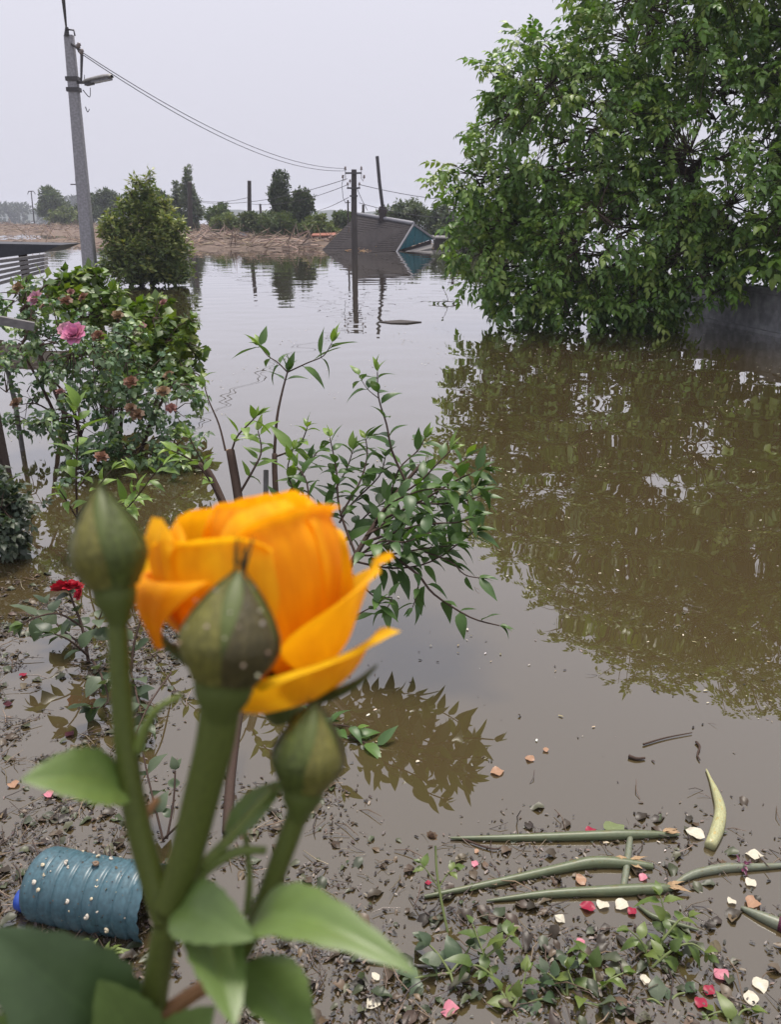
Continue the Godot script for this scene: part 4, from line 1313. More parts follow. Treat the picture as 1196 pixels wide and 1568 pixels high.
func build_shrub() -> void:
	rng.seed = 611
	var leaves := [single_leaf(0.105, 0.04, 0.3, 0.3, 6), single_leaf(0.095, 0.04, 0.35, 0.5, 6), single_leaf(0.115, 0.038, 0.25, 0.15, 6, 0.7, 0.03)]
	var deep := tinted(M.leaf_glossy, [Color(0.062, 0.123, 0.032), Color(0.078, 0.154, 0.037), Color(0.097, 0.181, 0.044), Color(0.07, 0.136, 0.044)])
	var young := tinted(M.leaf_glossy, [Color(0.21, 0.326, 0.06), Color(0.157, 0.254, 0.053), Color(0.263, 0.362, 0.074)])
	var fresh := tinted(M.leaf_glossy, [Color(0.193, 0.309, 0.053), Color(0.14, 0.236, 0.044)])
	var o := thing("lilac_shrub", "cut-back glossy-leaved shrub standing in the water behind the yellow rose", "shrub", Vector3(-0.364, 0, -2.382))
	var pale_bark: StandardMaterial3D = M.bark
	branch_plant(o, [
		{"called": "stem", "p": [Vector3(-0.4401, -0.032, -2.3732), Vector3(-0.49, 0.2321, -2.5759), Vector3(-0.5409, 0.4596, -2.7439), Vector3(-0.5784, 0.598, -2.8475)], "r": [0.018, 0.016]},
		{"called": "stem", "p": [Vector3(-0.3425, -0.032, -2.3732), Vector3(-0.3816, 0.2197, -2.6033), Vector3(-0.4162, 0.4876, -2.8073), Vector3(-0.4228, 0.5787, -2.8724)], "r": [0.012, 0.01]},
		{"called": "stem", "p": [Vector3(-0.4292, 0.0291, -2.3955), Vector3(-0.5044, 0.2823, -2.5729), Vector3(-0.5747, 0.4331, -2.681), Vector3(-0.6472, 0.5421, -2.7739), Vector3(-0.6935, 0.5581, -2.801)], "r": [0.016, 0.012]},
		{"called": "stem", "p": [Vector3(-0.207, -0.015, -2.3049), Vector3(-0.1894, 0.1807, -2.4294), Vector3(-0.1162, 0.3229, -2.5344), Vector3(0.0045, 0.4652, -2.6927), Vector3(0.1063, 0.5639, -2.7818)], "r": [0.012, 0.006]},
		{"p": [Vector3(-0.4228, 0.5787, -2.8724), Vector3(-0.416, 0.6968, -2.9367), Vector3(-0.3996, 0.7826, -2.9892), Vector3(-0.3816, 0.8486, -3.0239)], "r": [0.006, 0.003], "leaf": 0.95, "from": 0.9, "tuft": 6, "tip_mats": deep},
		{"p": [Vector3(-0.3816, 0.8486, -3.0239), Vector3(-0.3061, 0.8855, -3.0054), Vector3(-0.2446, 0.9135, -2.9943), Vector3(-0.213, 0.9596, -3.0005)], "r": [0.003, 0.0015], "leaf": 1.0, "from": 0.3, "tuft": 4, "step": 0.045, "tip_mats": young},
		{"p": [Vector3(-0.3816, 0.8486, -3.0239), Vector3(-0.4206, 0.8792, -3.0563), Vector3(-0.4585, 0.9004, -3.0747), Vector3(-0.4894, 0.9333, -3.0973)], "r": [0.003, 0.0015], "leaf": 1.0, "from": 0.3, "tuft": 4, "step": 0.05, "tip_mats": young},
		{"p": [Vector3(0.0505, 0.52, -2.7446), Vector3(0.0046, 0.6116, -2.7992), Vector3(-0.014, 0.6937, -2.8504), Vector3(-0.042, 0.779, -2.8921), Vector3(-0.0469, 0.865, -2.9341)], "r": [0.005, 0.002], "leaf": 1.05, "from": 0.3, "tuft": 3, "step": 0.06, "tip_mats": young},
		{"p": [Vector3(-0.042, 0.779, -2.8921), Vector3(-0.0849, 0.8059, -2.9339), Vector3(-0.1136, 0.8484, -2.96)], "r": [0.002, 0.001], "leaf": 0.85, "from": 0.5, "tuft": 3, "tip_mats": young},
		{"p": [Vector3(-0.5949, 0.598, -2.8475), Vector3(-0.6226, 0.6816, -2.8992), Vector3(-0.6603, 0.7573, -2.9374), Vector3(-0.6792, 0.8066, -2.966)], "r": [0.004, 0.002], "leaf": 0.6, "from": 0.85, "tuft": 5, "mats": young, "tip_mats": young},
		{"p": [Vector3(-0.5784, 0.576, -2.8394), Vector3(-0.5511, 0.6474, -2.8442), Vector3(-0.5039, 0.6985, -2.8309), Vector3(-0.4761, 0.7246, -2.8404)], "r": [0.004, 0.002], "leaf": 0.75, "from": 0.3, "tuft": 4, "step": 0.035, "mats": fresh, "tip_mats": young},
		{"p": [Vector3(-0.4228, 0.5676, -2.8683), Vector3(-0.3597, 0.598, -2.8475), Vector3(-0.3176, 0.6364, -2.8402), Vector3(-0.2979, 0.6827, -2.8464)], "r": [0.004, 0.002], "leaf": 0.75, "from": 0.3, "tuft": 4, "step": 0.035, "mats": fresh, "tip_mats": young},
		{"p": [Vector3(-0.5409, 0.4596, -2.7439), Vector3(-0.4891, 0.5428, -2.8274), Vector3(-0.4703, 0.5899, -2.8765), Vector3(-0.4854, 0.6519, -2.9203)], "r": [0.005, 0.002], "leaf": 0.8, "from": 0.3, "tuft": 4, "step": 0.04, "mats": fresh, "tip_mats": young},
		{"p": [Vector3(-0.5861, 0.4545, -2.6888), Vector3(-0.6427, 0.5759, -2.6798), Vector3(-0.6935, 0.6234, -2.6758), Vector3(-0.7391, 0.6497, -2.6641)], "r": [0.004, 0.002], "leaf": 0.85, "from": 0.3, "tuft": 5, "step": 0.04, "mats": fresh, "tip_mats": young},
		{"p": [Vector3(-0.6472, 0.5421, -2.7739), Vector3(-0.6793, 0.6225, -2.7606), Vector3(-0.6996, 0.6679, -2.7665)], "r": [0.003, 0.002], "leaf": 0.8, "from": 0.3, "tuft": 4, "step": 0.04, "mats": fresh, "tip_mats": young},
		{"p": [Vector3(-0.1162, 0.3229, -2.5344), Vector3(-0.1753, 0.4433, -2.6528), Vector3(-0.1885, 0.5612, -2.7276), Vector3(-0.2135, 0.6602, -2.7956)], "r": [0.005, 0.002], "leaf": 0.9, "from": 0.35, "tuft": 4, "step": 0.04, "tip_mats": young},
		{"p": [Vector3(-0.1474, 0.3143, -2.4994), Vector3(-0.2615, 0.4152, -2.6), Vector3(-0.2877, 0.5278, -2.6835), Vector3(-0.3237, 0.5748, -2.7219)], "r": [0.005, 0.002], "leaf": 0.9, "from": 0.3, "tuft": 4, "step": 0.04, "tip_mats": fresh},
		{"p": [Vector3(-0.1741, 0.4291, -2.6263), Vector3(-0.1087, 0.5216, -2.7026), Vector3(-0.0826, 0.5955, -2.7721), Vector3(-0.0878, 0.6507, -2.8135)], "r": [0.004, 0.002], "leaf": 0.9, "from": 0.25, "tuft": 4, "step": 0.04, "tip_mats": young},
		{"p": [Vector3(0.0045, 0.4652, -2.6927), Vector3(0.0944, 0.5278, -2.6835), Vector3(0.1607, 0.5969, -2.6874), Vector3(0.2053, 0.6388, -2.7027)], "r": [0.004, 0.002], "leaf": 0.95, "from": 0.2, "tuft": 5, "step": 0.04, "tip_mats": young},
		{"p": [Vector3(-0.0513, 0.4082, -2.6187), Vector3(0.0921, 0.4877, -2.5944), Vector3(0.2211, 0.5689, -2.5921), Vector3(0.3056, 0.6094, -2.5856)], "r": [0.005, 0.002], "leaf": 0.95, "from": 0.25, "tuft": 4, "step": 0.032},
		{"p": [Vector3(0.0921, 0.4877, -2.5944), Vector3(0.198, 0.5042, -2.5473), Vector3(0.282, 0.5611, -2.5467)], "r": [0.004, 0.002], "leaf": 0.95, "from": 0.2, "tuft": 4, "step": 0.032},
		{"p": [Vector3(-0.083, 0.3679, -2.5402), Vector3(0.089, 0.4478, -2.4841), Vector3(0.213, 0.4719, -2.4503), Vector3(0.2694, 0.4985, -2.4387)], "r": [0.005, 0.002], "leaf": 0.95, "from": 0.2, "tuft": 4, "step": 0.032},
		{"p": [Vector3(-0.1162, 0.3229, -2.5344), Vector3(-0.0169, 0.3621, -2.4423), Vector3(0.1078, 0.4011, -2.4033), Vector3(0.2097, 0.4185, -2.3883)], "r": [0.004, 0.002], "leaf": 0.95, "from": 0.2, "tuft": 4, "step": 0.034},
		{"p": [Vector3(-0.0836, 0.381, -2.5662), Vector3(0.0045, 0.4082, -2.6187), Vector3(0.0944, 0.4222, -2.6451), Vector3(0.1579, 0.4823, -2.6776)], "r": [0.004, 0.002], "leaf": 0.95, "from": 0.2, "tuft": 4, "step": 0.032},
		{"p": [Vector3(0.0042, 0.3582, -2.4515), Vector3(0.087, 0.3232, -2.3749), Vector3(0.1367, 0.2823, -2.3174), Vector3(0.247, 0.2244, -2.2751), Vector3(0.3354, 0.2092, -2.2482)], "r": [0.005, 0.002], "leaf": 0.85, "from": 0.25, "tuft": 4, "step": 0.06},
		{"p": [Vector3(0.1086, 0.3836, -2.4182), Vector3(0.1892, 0.3702, -2.3707), Vector3(0.2326, 0.3398, -2.3384), Vector3(0.2784, 0.3344, -2.3258)], "r": [0.003, 0.0015], "leaf": 0.85, "from": 0.3, "tuft": 4, "step": 0.05},
		{"p": [Vector3(0.087, 0.3232, -2.3749), Vector3(0.0864, 0.2832, -2.339), Vector3(0.0696, 0.2394, -2.3124)], "r": [0.003, 0.0015], "leaf": 0.8, "from": 0.4, "tuft": 3, "step": 0.05},
		{"p": [Vector3(-0.1248, 0.2818, -2.4662), Vector3(-0.048, 0.2463, -2.3682), Vector3(0.0041, 0.2551, -2.3501), Vector3(-0.0165, 0.2253, -2.3179)], "r": [0.003, 0.0015], "leaf": 0.75, "from": 0.4, "tuft": 3, "step": 0.05},
		{"p": [Vector3(-0.1987, 0.1095, -2.3822), Vector3(-0.0995, 0.2064, -2.3323), Vector3(-0.0369, 0.2491, -2.316)], "r": [0.003, 0.0015], "leaf": 0.75, "from": 0.4, "tuft": 3, "step": 0.05},
		{"p": [Vector3(-0.4261, -0.0013, -2.3631), Vector3(-0.3547, 0.0089, -2.154), Vector3(-0.2855, 0.0172, -2.0719), Vector3(-0.2448, 0.0106, -2.0482)], "r": [0.004, 0.002], "leaf": 0.8, "from": 0.3, "tuft": 4, "step": 0.035},
		{"p": [Vector3(-0.3547, 0.0089, -2.154), Vector3(-0.2031, 0.0161, -2.0076), Vector3(-0.1072, 0.0048, -1.9609), Vector3(-0.0145, -0.0053, -1.9147), Vector3(0.0252, -0.0183, -1.8886)], "r": [0.004, 0.002], "leaf": 0.8, "from": 0.3, "tuft": 4, "step": 0.05},
		{"p": [Vector3(-0.2031, 0.0161, -2.0076), Vector3(-0.1455, 0.0279, -1.9906), Vector3(-0.0984, 0.025, -1.9789)], "r": [0.003, 0.0015], "leaf": 0.7, "from": 0.3, "tuft": 4, "step": 0.045, "tip_mats": fresh},
		{"p": [Vector3(-0.2109, 0.2414, -2.4515), Vector3(-0.1741, 0.3243, -2.5881), Vector3(-0.0893, 0.3771, -2.767), Vector3(0.0048, 0.4207, -2.8574), Vector3(0.1031, 0.4935, -2.9478)], "r": [0.004, 0.002], "leaf": 1.0, "from": 0.3, "tuft": 4, "step": 0.034},
		{"p": [Vector3(-0.0833, 0.3847, -2.5569), Vector3(0.0509, 0.4162, -2.728), Vector3(0.1928, 0.4876, -2.8073), Vector3(0.277, 0.5704, -2.8587)], "r": [0.004, 0.002], "leaf": 1.0, "from": 0.25, "tuft": 5, "step": 0.034, "tip_mats": young},
		{"p": [Vector3(-0.1149, 0.3347, -2.5068), Vector3(0.0263, 0.3744, -2.5532), Vector3(0.1817, 0.4569, -2.6152), Vector3(0.3036, 0.4985, -2.6303)], "r": [0.004, 0.002], "leaf": 1.0, "from": 0.2, "tuft": 4, "step": 0.034},
		{"p": [Vector3(-0.1141, 0.3223, -2.481), Vector3(0.0042, 0.3183, -2.437), Vector3(0.1305, 0.3462, -2.4258), Vector3(0.2652, 0.4425, -2.4396)], "r": [0.004, 0.002], "leaf": 1.0, "from": 0.2, "tuft": 4, "step": 0.034},
		{"p": [Vector3(-0.2187, 0.3033, -2.5805), Vector3(-0.2265, 0.4162, -2.728), Vector3(-0.1599, 0.5318, -2.8234), Vector3(-0.1373, 0.5926, -2.8668)], "r": [0.004, 0.002], "leaf": 0.95, "from": 0.25, "tuft": 4, "step": 0.036, "tip_mats": young},
		{"p": [Vector3(-0.2633, 0.4082, -2.6187), Vector3(-0.3362, 0.4972, -2.7043), Vector3(-0.3614, 0.5553, -2.7468), Vector3(-0.3443, 0.6171, -2.7799)], "r": [0.004, 0.002], "leaf": 0.95, "from": 0.25, "tuft": 4, "step": 0.036, "mats": fresh, "tip_mats": young},
		{"p": [Vector3(-0.1162, 0.3229, -2.5344), Vector3(-0.0185, 0.4162, -2.728), Vector3(0.0287, 0.5171, -2.8712), Vector3(0.1021, 0.5709, -2.944), Vector3(0.1268, 0.6094, -2.9687)], "r": [0.004, 0.002], "leaf": 0.95, "from": 0.25, "tuft": 4, "step": 0.035, "tip_mats": young},
		{"p": [Vector3(-0.0513, 0.4082, -2.6187), Vector3(0.0043, 0.5042, -2.5473), Vector3(0.1086, 0.57, -2.4861), Vector3(0.1892, 0.5827, -2.4481)], "r": [0.004, 0.002], "leaf": 0.95, "from": 0.2, "tuft": 4, "step": 0.034},
		{"p": [Vector3(-0.1741, 0.4082, -2.6187), Vector3(-0.1341, 0.4379, -2.7359), Vector3(-0.0423, 0.5097, -2.8153), Vector3(-0.0189, 0.5704, -2.8587)], "r": [0.004, 0.002], "leaf": 0.9, "from": 0.2, "tuft": 4, "step": 0.035},
		{"p": [Vector3(-0.1257, 0.3143, -2.4994), Vector3(-0.0376, 0.4131, -2.4289), Vector3(0.0452, 0.4281, -2.3918), Vector3(0.1265, 0.4644, -2.3838)], "r": [0.004, 0.002], "leaf": 0.95, "from": 0.2, "tuft": 4, "step": 0.034},
		{"p": [Vector3(-0.3816, 0.2837, -2.6266), Vector3(-0.3652, 0.4379, -2.7359), Vector3(-0.2803, 0.5676, -2.8683), Vector3(-0.2582, 0.5845, -2.8958)], "r": [0.004, 0.002], "leaf": 0.9, "from": 0.3, "tuft": 4, "step": 0.04, "tip_mats": fresh},
		{"called": "stem", "p": [Vector3(-0.3905, 0.0085, -1.5791), Vector3(-0.4019, 0.0597, -1.6936), Vector3(-0.4044, 0.1232, -1.8231), Vector3(-0.4053, 0.1649, -1.9447)], "r": [0.014, 0.01]},
	], leaves, deep, {"bark": M.twig, "step": 0.05, "skip": 0.1, "lift": -0.15})
	# cut faces of the sawn stems
	var b := Builder.new()
	b.lathe([Vector2(0.0, 0.001), Vector2(0.016, 0.0)], 10, Transform3D(Basis(), Vector3(-0.5784, 0.6003, -2.8483) - o.position))
	part("cut_face", b.mesh(), mat("sawn wood", lin(0.3, 0.2, 0.12), 0.8, 0.3), o)
	b = Builder.new()
	b.tube([Vector3(-0.4538, -0.0868, -2.598) - o.position, Vector3(-0.4643, 0.5023, -2.9191) - o.position], [0.01, 0.01], 7)
	part("grey_stake", b.mesh(), M.board, o)

	# bright young shoots left of it
	o = thing("lilac_sprout", "yellow-green upright shoots in front of the pink rose bush", "plant", Vector3(-1.512, 0, -3.696))
	branch_plant(o, [
		{"p": [Vector3(-1.4346, 0.0716, -3.5072), Vector3(-1.3638, 0.3286, -3.3879), Vector3(-1.339, 0.4747, -3.3879), Vector3(-1.3144, 0.5913, -3.3772), Vector3(-1.3199, 0.6301, -3.3913)], "r": [0.005, 0.002], "leaf": 1.25, "from": 0.35, "tuft": 5, "step": 0.06, "mats": fresh, "tip_mats": young},
		{"p": [Vector3(-1.4155, 0.1171, -3.4705), Vector3(-1.2319, 0.32, -3.2784), Vector3(-1.1598, 0.3993, -3.254)], "r": [0.004, 0.002], "leaf": 0.9, "from": 0.4, "tuft": 5, "step": 0.06, "mats": fresh, "tip_mats": young},
		{"p": [Vector3(-1.4155, 0.1032, -3.4655), Vector3(-1.1056, 0.272, -3.2077), Vector3(-1.0205, 0.3793, -3.1403), Vector3(-1.0337, 0.4288, -3.1583)], "r": [0.004, 0.002], "leaf": 0.85, "from": 0.5, "tuft": 5, "step": 0.05, "mats": young, "tip_mats": young},
		{"p": [Vector3(-1.4155, 0.1032, -3.4655), Vector3(-1.3892, 0.2519, -3.3068), Vector3(-1.3969, 0.3071, -3.2737)], "r": [0.004, 0.002], "leaf": 0.8, "from": 0.5, "tuft": 4, "step": 0.05, "mats": fresh, "tip_mats": young},
		{"p": [Vector3(-1.4155, 0.0949, -3.4624), Vector3(-1.0994, 0.2558, -3.0953), Vector3(-0.8845, 0.4876, -2.9669), Vector3(-0.8168, 0.548, -2.9357)], "r": [0.004, 0.002], "leaf": 0.85, "from": 0.6, "tuft": 5, "step": 0.045, "mats": fresh, "tip_mats": young},
	], leaves, deep, {"bark": M.twig, "step": 0.05, "skip": 0.1, "lift": 0.1})


func build_red_rose() -> void:
	rng.seed = 711
	var lf := [single_leaf(0.082, 0.055, 0.2, 0.4, 5, 0.85, 0.03), single_leaf(0.072, 0.046, 0.25, 0.6, 5, 0.85), single_leaf(0.09, 0.055, 0.15, 0.25, 5, 0.85, 0.05)]
	var cols := tinted(M.leaf_glossy, [Color(0.058, 0.091, 0.046), Color(0.078, 0.117, 0.058), Color(0.104, 0.137, 0.085), Color(0.046, 0.072, 0.039)])
	var bright := tinted(M.leaf_glossy, [Color(0.117, 0.182, 0.046), Color(0.091, 0.143, 0.039)])
	var o := thing("red_rose_bush", "small drowned rose bush with one wilted red bloom", "rose bush", Vector3(-1.003, 0, -2.382))
	branch_plant(o, [
		{"p": [Vector3(-1.0037, -0.0015, -2.3843), Vector3(-1.0405, 0.0916, -2.4608), Vector3(-1.0768, 0.155, -2.5052), Vector3(-1.0901, 0.1904, -2.5181)], "r": [0.006, 0.003], "leaf": 0.9, "from": 0.35, "tuft": 4, "step": 0.05},
		{"p": [Vector3(-1.0405, 0.0916, -2.4608), Vector3(-1.1013, 0.1513, -2.44), Vector3(-1.1599, 0.1596, -2.4005), Vector3(-1.1891, 0.1537, -2.3664)], "r": [0.004, 0.002], "leaf": 1.0, "from": 0.2, "tuft": 3, "step": 0.055, "tip_mats": bright},
		{"p": [Vector3(-1.022, 0.0498, -2.4243), Vector3(-0.9641, 0.1403, -2.4147), Vector3(-0.9426, 0.1908, -2.4331)], "r": [0.004, 0.002], "leaf": 1.0, "from": 0.3, "tuft": 3, "step": 0.05},
		{"p": [Vector3(-1.0037, 0.0189, -2.3918), Vector3(-1.0216, 0.1285, -2.304), Vector3(-1.0528, 0.1721, -2.2666)], "r": [0.004, 0.002], "leaf": 1.0, "from": 0.3, "tuft": 3, "step": 0.06},
		{"p": [Vector3(-1.022, 0.0395, -2.4206), Vector3(-1.1337, 0.0727, -2.4965), Vector3(-1.1994, 0.1237, -2.5683)], "r": [0.004, 0.002], "leaf": 0.9, "from": 0.4, "tuft": 3, "step": 0.05},
		{"p": [Vector3(-0.8248, 0.0312, -2.2685), Vector3(-0.8207, 0.1089, -2.3181), Vector3(-0.8059, 0.1683, -2.361), Vector3(-0.7912, 0.2078, -2.3754)], "r": [0.005, 0.002], "leaf": 1.0, "from": 0.3, "tuft": 4, "step": 0.05, "tip_mats": bright},
		{"p": [Vector3(-0.8248, 0.0312, -2.2685), Vector3(-0.7616, 0.0551, -2.1176), Vector3(-0.7174, 0.0572, -2.0119), Vector3(-0.6893, 0.0513, -1.9566)], "r": [0.004, 0.002], "leaf": 0.9, "from": 0.2, "tuft": 3, "step": 0.05},
		{"p": [Vector3(-0.9856, 0.019, -2.3705), Vector3(-0.8827, 0.0745, -2.1779), Vector3(-0.8283, 0.0556, -2.0646), Vector3(-0.8688, 0.049, -2.0409)], "r": [0.004, 0.002], "leaf": 0.95, "from": 0.4, "tuft": 3, "step": 0.06},
		{"p": [Vector3(-0.6963, 0.0312, -2.2685), Vector3(-0.6848, 0.0825, -2.0744), Vector3(-0.6893, 0.0858, -1.9691), Vector3(-0.6891, 0.077, -1.8595)], "r": [0.003, 0.002]},
	], lf, cols, {"bark": M.twig, "step": 0.05, "skip": 0.15, "lift": -0.05})
	var red := tinted(M.petal, [Color(0.42, 0.012, 0.03), Color(0.5, 0.03, 0.06)])
	var bl := blossom(0.042, 4, 72, 0.2)
	for q in [[Vector3(-1.1025, 0.2158, -2.4954), 0.85, 0], [Vector3(-1.0614, 0.2242, -2.4878), 0.8, 0], [Vector3(-1.0319, 0.2124, -2.4623), 0.55, 1]]:
		var e := part("bloom", bl, red[q[2]], o)
		e.transform = Transform3D(frame(rvec() + Vector3(0.2, 0.2, 0.4)).scaled_local(Vector3.ONE * q[1]), q[0] - o.position)

	# drowned low plant further down
	o = thing("drowned_plant", "small wilted plant with seed heads behind the blue bottle", "plant", Vector3(-0.538, 0, -1.556))
	branch_plant(o, [
		{"p": [Vector3(-0.527, 0.0297, -1.523), Vector3(-0.5538, 0.0804, -1.5734), Vector3(-0.5841, 0.1268, -1.6329), Vector3(-0.6057, 0.1673, -1.6795)], "r": [0.003, 0.002], "leaf": 0.7, "from": 0.3, "tuft": 3, "step": 0.05},
		{"p": [Vector3(-0.5194, 0.0369, -1.5256), Vector3(-0.5122, 0.0948, -1.5786), Vector3(-0.5129, 0.1543, -1.6216)], "r": [0.003, 0.002], "leaf": 0.6, "from": 0.3, "tuft": 3, "step": 0.05},
		{"p": [Vector3(-0.527, 0.0369, -1.5256), Vector3(-0.464, 0.1143, -1.5112), Vector3(-0.4418, 0.1491, -1.5239)], "r": [0.003, 0.002], "leaf": 0.7, "from": 0.3, "tuft": 4, "step": 0.034},
	], lf, cols, {"bark": M.twig, "step": 0.05, "skip": 0.15, "lift": 0.0})


# ---------------------------------------------------------------- the litter and what floats in it

func build_shore() -> void:
	# the blue bottle, lying on its side
	var at := Vector3(-0.644, 0, -1.358) + Vector3(0.012, 0.045, 0)
	var o := thing("plastic_bottle", "big ribbed blue plastic bottle with snails, lying in the litter", "bottle", at)
	var axis := Vector3(1, 0.02, 0.22).normalized()
	var bas := Basis(axis.cross(Vector3(0, 0, 1)).normalized(), axis, Vector3.ZERO)
	bas.z = bas.x.cross(bas.y)
	var f := FastNoiseLite.new()
	f.seed = 81
	f.frequency = 7.0
	var b := Builder.new()
	var rows := 130
	var sides := 48
	var length := 0.29
	var radius := 0.076
	for i in rows + 1:
		var t := float(i) / rows
		var s := (t - 0.5) * length
		var r := radius
		if t < 0.12:
			r *= sqrt(1.0 - pow(1.0 - t / 0.12, 2.0) * 0.78)
		if t > 0.2:
			r *= 1.0 - 0.05 * pow(0.5 + 0.5 * cos((t - 0.2) * TAU * 8.5), 7.0)
		for k in sides:
			var a := TAU * k / sides
			var dir := bas.x * cos(a) + bas.z * sin(a)
			var d := f.get_noise_3d(dir.x * radius, s, dir.z * radius)
			var rr := r * (1.0 + 0.05 * d)
			if t > 0.93:
				rr *= 1.0 + 0.05 * f.get_noise_2d(a * 4.0, 3.0)
			b.vert(bas.y * (s + (0.012 * f.get_noise_2d(cos(a) * 0.5, sin(a) * 0.5) if t > 0.9 else 0.0)) + dir * rr, Vector2(float(k) / sides * 4.0, t * 4.0))
	for i in rows:
		for k in sides:
			var l := (k + 1) % sides
			b.quad(i * sides + k, (i + 1) * sides + k, (i + 1) * sides + l, i * sides + l)
	var middle := b.vert(bas.y * (-length / 2.0))
	for k in sides:
		b.tri(middle, k, (k + 1) % sides)
	var plastic := grainy(mat("blue dusty plastic", lin(0.06, 0.13, 0.16), 0.38, 0.5), 14.0, 0.0, blotch_tex)
	part("body", b.mesh(), plastic, o)
	b = Builder.new()
	b.lathe([Vector2(0.0, -0.012), Vector2(0.022, -0.012), Vector2(0.024, 0.0), Vector2(0.024, 0.02), Vector2(0.02, 0.03)], 16, Transform3D(bas, -bas.y * (length / 2.0 + 0.01) + Vector3(0.0, -0.02, 0.03)))
	part("cap", b.mesh(), mat("blue cap", lin(0.02, 0.06, 0.32), 0.35, 0.5), o)
	# dirt stuck to the bottle
	var chip := Builder.new()
	chip.face([Vector3(-0.4, 0, -0.3), Vector3(0.1, 0.1, -0.5), Vector3(0.5, 0.0, 0.1), Vector3(0.0, 0.1, 0.5), Vector3(-0.4, 0, 0.3)])
	rng.seed = 82
	var dirt := []
	var dirt_c := []
	for i in 520:
		var a := rng.randf() * TAU
		var s := rnd(-0.47, 0.49) * length
		var dir := bas.x * cos(a) + bas.z * sin(a)
		if f.get_noise_3d(dir.x * 0.3, s * 3.0, dir.z * 0.3) < -0.1 and rng.randf() < 0.7:
			continue
		dirt.append(Transform3D(frame(bas.y + rvec() * 0.9, dir).scaled_local(Vector3.ONE * rnd(0.001, 0.0045) * (1.0 if rng.randf() < 0.9 else 2.0)), bas.y * s + dir * radius * 1.004))
		dirt_c.append(vary(pick([Color(0.05, 0.04, 0.03), Color(0.09, 0.075, 0.055), Color(0.03, 0.028, 0.025), Color(0.25, 0.22, 0.17)]), 0.3))
	many("dirt", chip.mesh(), M.wet, dirt, dirt_c, o)
	# snails on the bottle
	rng.seed = 83
	var shell := Builder.new()
	for turn in 1:
		var pts := []
		var rad := []
		for i in 40:
			var a := i * 0.42
			var k := exp(-i * 0.062)
			pts.append(Vector3(cos(a) * 0.55 * k, 1.0 - 1.05 * k, sin(a) * 0.55 * k))
			rad.append(0.5 * k)
		shell.tube(pts, rad, 8)
	var shell_mesh := shell.mesh()
	var shell_mats := [grainy(mat("pale shell", lin(0.55, 0.5, 0.42), 0.45, 0.5), 1.5), grainy(mat("cream shell", lin(0.6, 0.52, 0.36), 0.45, 0.5), 1.5), grainy(mat("brown shell", lin(0.2, 0.13, 0.08), 0.45, 0.5), 1.5)]
	var spots := [[107, 1311, 7.0], [146, 1292, 6.0], [155, 1309, 11.0], [73, 1323, 6.5], [72, 1353, 7.0], [83, 1363, 6.5], [133, 1374, 6.0], [171, 1363, 5.0], [166, 1392, 7.5], [198, 1407, 7.0], [182, 1382, 3.5], [82, 1338, 3.5], [114, 1318, 4.5], [137, 1388, 3.0], [167, 1292, 5.5], [169, 1332, 3.0], [129, 1285, 4.0], [110, 1282, 3.5], [90, 1330, 2.5]]
	var words := ["round cream snail on the bottle's second rib", "small white snail on the bottle's upper edge", "largest snail on the bottle, brown and round", "white snail near the bottle's shoulder, upper one", "cream snail near the bottle's shoulder, middle one", "pinkish snail touching another near the bottle's shoulder", "cream snail in the middle of the bottle's side", "small cream snail on the bottle's middle rib", "lowest large snail on the bottle's side", "snail low on the bottle near the rose stem"]
	for i in spots.size():
		var q: Array = spots[i]
		var s: float = (q[0] - 142.0) / 1254.0 * 1.72
		var up := deg_to_rad(41.0) + asin(clampf((q[1] - 1352.0) / 68.0, -0.98, 0.98))
		var back := axis.cross(Vector3.UP).normalized()
		if back.z < 0:
			back = -back
		var n := (Vector3.UP * cos(up) + back * sin(up)).normalized()
		var size: float = q[2] * 0.001
		var e := single("snail", shell_mesh, shell_mats[2] if q[2] > 10 else shell_mats[i % 2], words[i] if i < words.size() else "tiny pale snail, one of the smallest dots on the blue bottle", "snail", at + axis * s + n * (radius * 0.985), "snails on the blue bottle")
		e.basis = frame(n.cross(rvec()), n).scaled_local(Vector3.ONE * size)
		e.position += n * size * 0.4
	# leek and onion stalks adrift, streaked along their length
	var streaks := Image.create_empty(64, 128, false, Image.FORMAT_RGB8)
	f.frequency = 0.09
	for y in 128:
		for x in 64:
			var k := 0.86 + 0.13 * f.get_noise_2d(x * 3.0, y * 0.35) + 0.1 * f.get_noise_2d(x * 1.5 + 90.0, y * 1.5)
			var dry := smoothstep(0.25, 0.5, f.get_noise_2d(x * 0.8 + 300.0, y * 0.5))
			streaks.set_pixel(x, y, Color(k, k * (1.0 - 0.1 * dry), k * (1.0 - 0.25 * dry)))
	var streak_tex := ImageTexture.create_from_image(streaks)
	var stalk_mats := [grainy(mat("green onion stalk", lin(0.12, 0.145, 0.075), 0.42, 0.5), 12.0), grainy(mat("pale leek", lin(0.42, 0.42, 0.22), 0.4, 0.5), 12.0), grainy(mat("grey-green stalk", lin(0.17, 0.19, 0.13), 0.42, 0.5), 12.0), grainy(mat("dry skin", lin(0.36, 0.24, 0.13), 0.7, 0.4), 20.0), grainy(mat("dark wilted bloom", lin(0.08, 0.015, 0.035), 0.6, 0.4), 20.0)]
	for m in [stalk_mats[0], stalk_mats[1], stalk_mats[2]]:
		m.albedo_texture = streak_tex
		m.uv1_triplanar = false
		m.uv1_scale = Vector3(2, 3, 1)
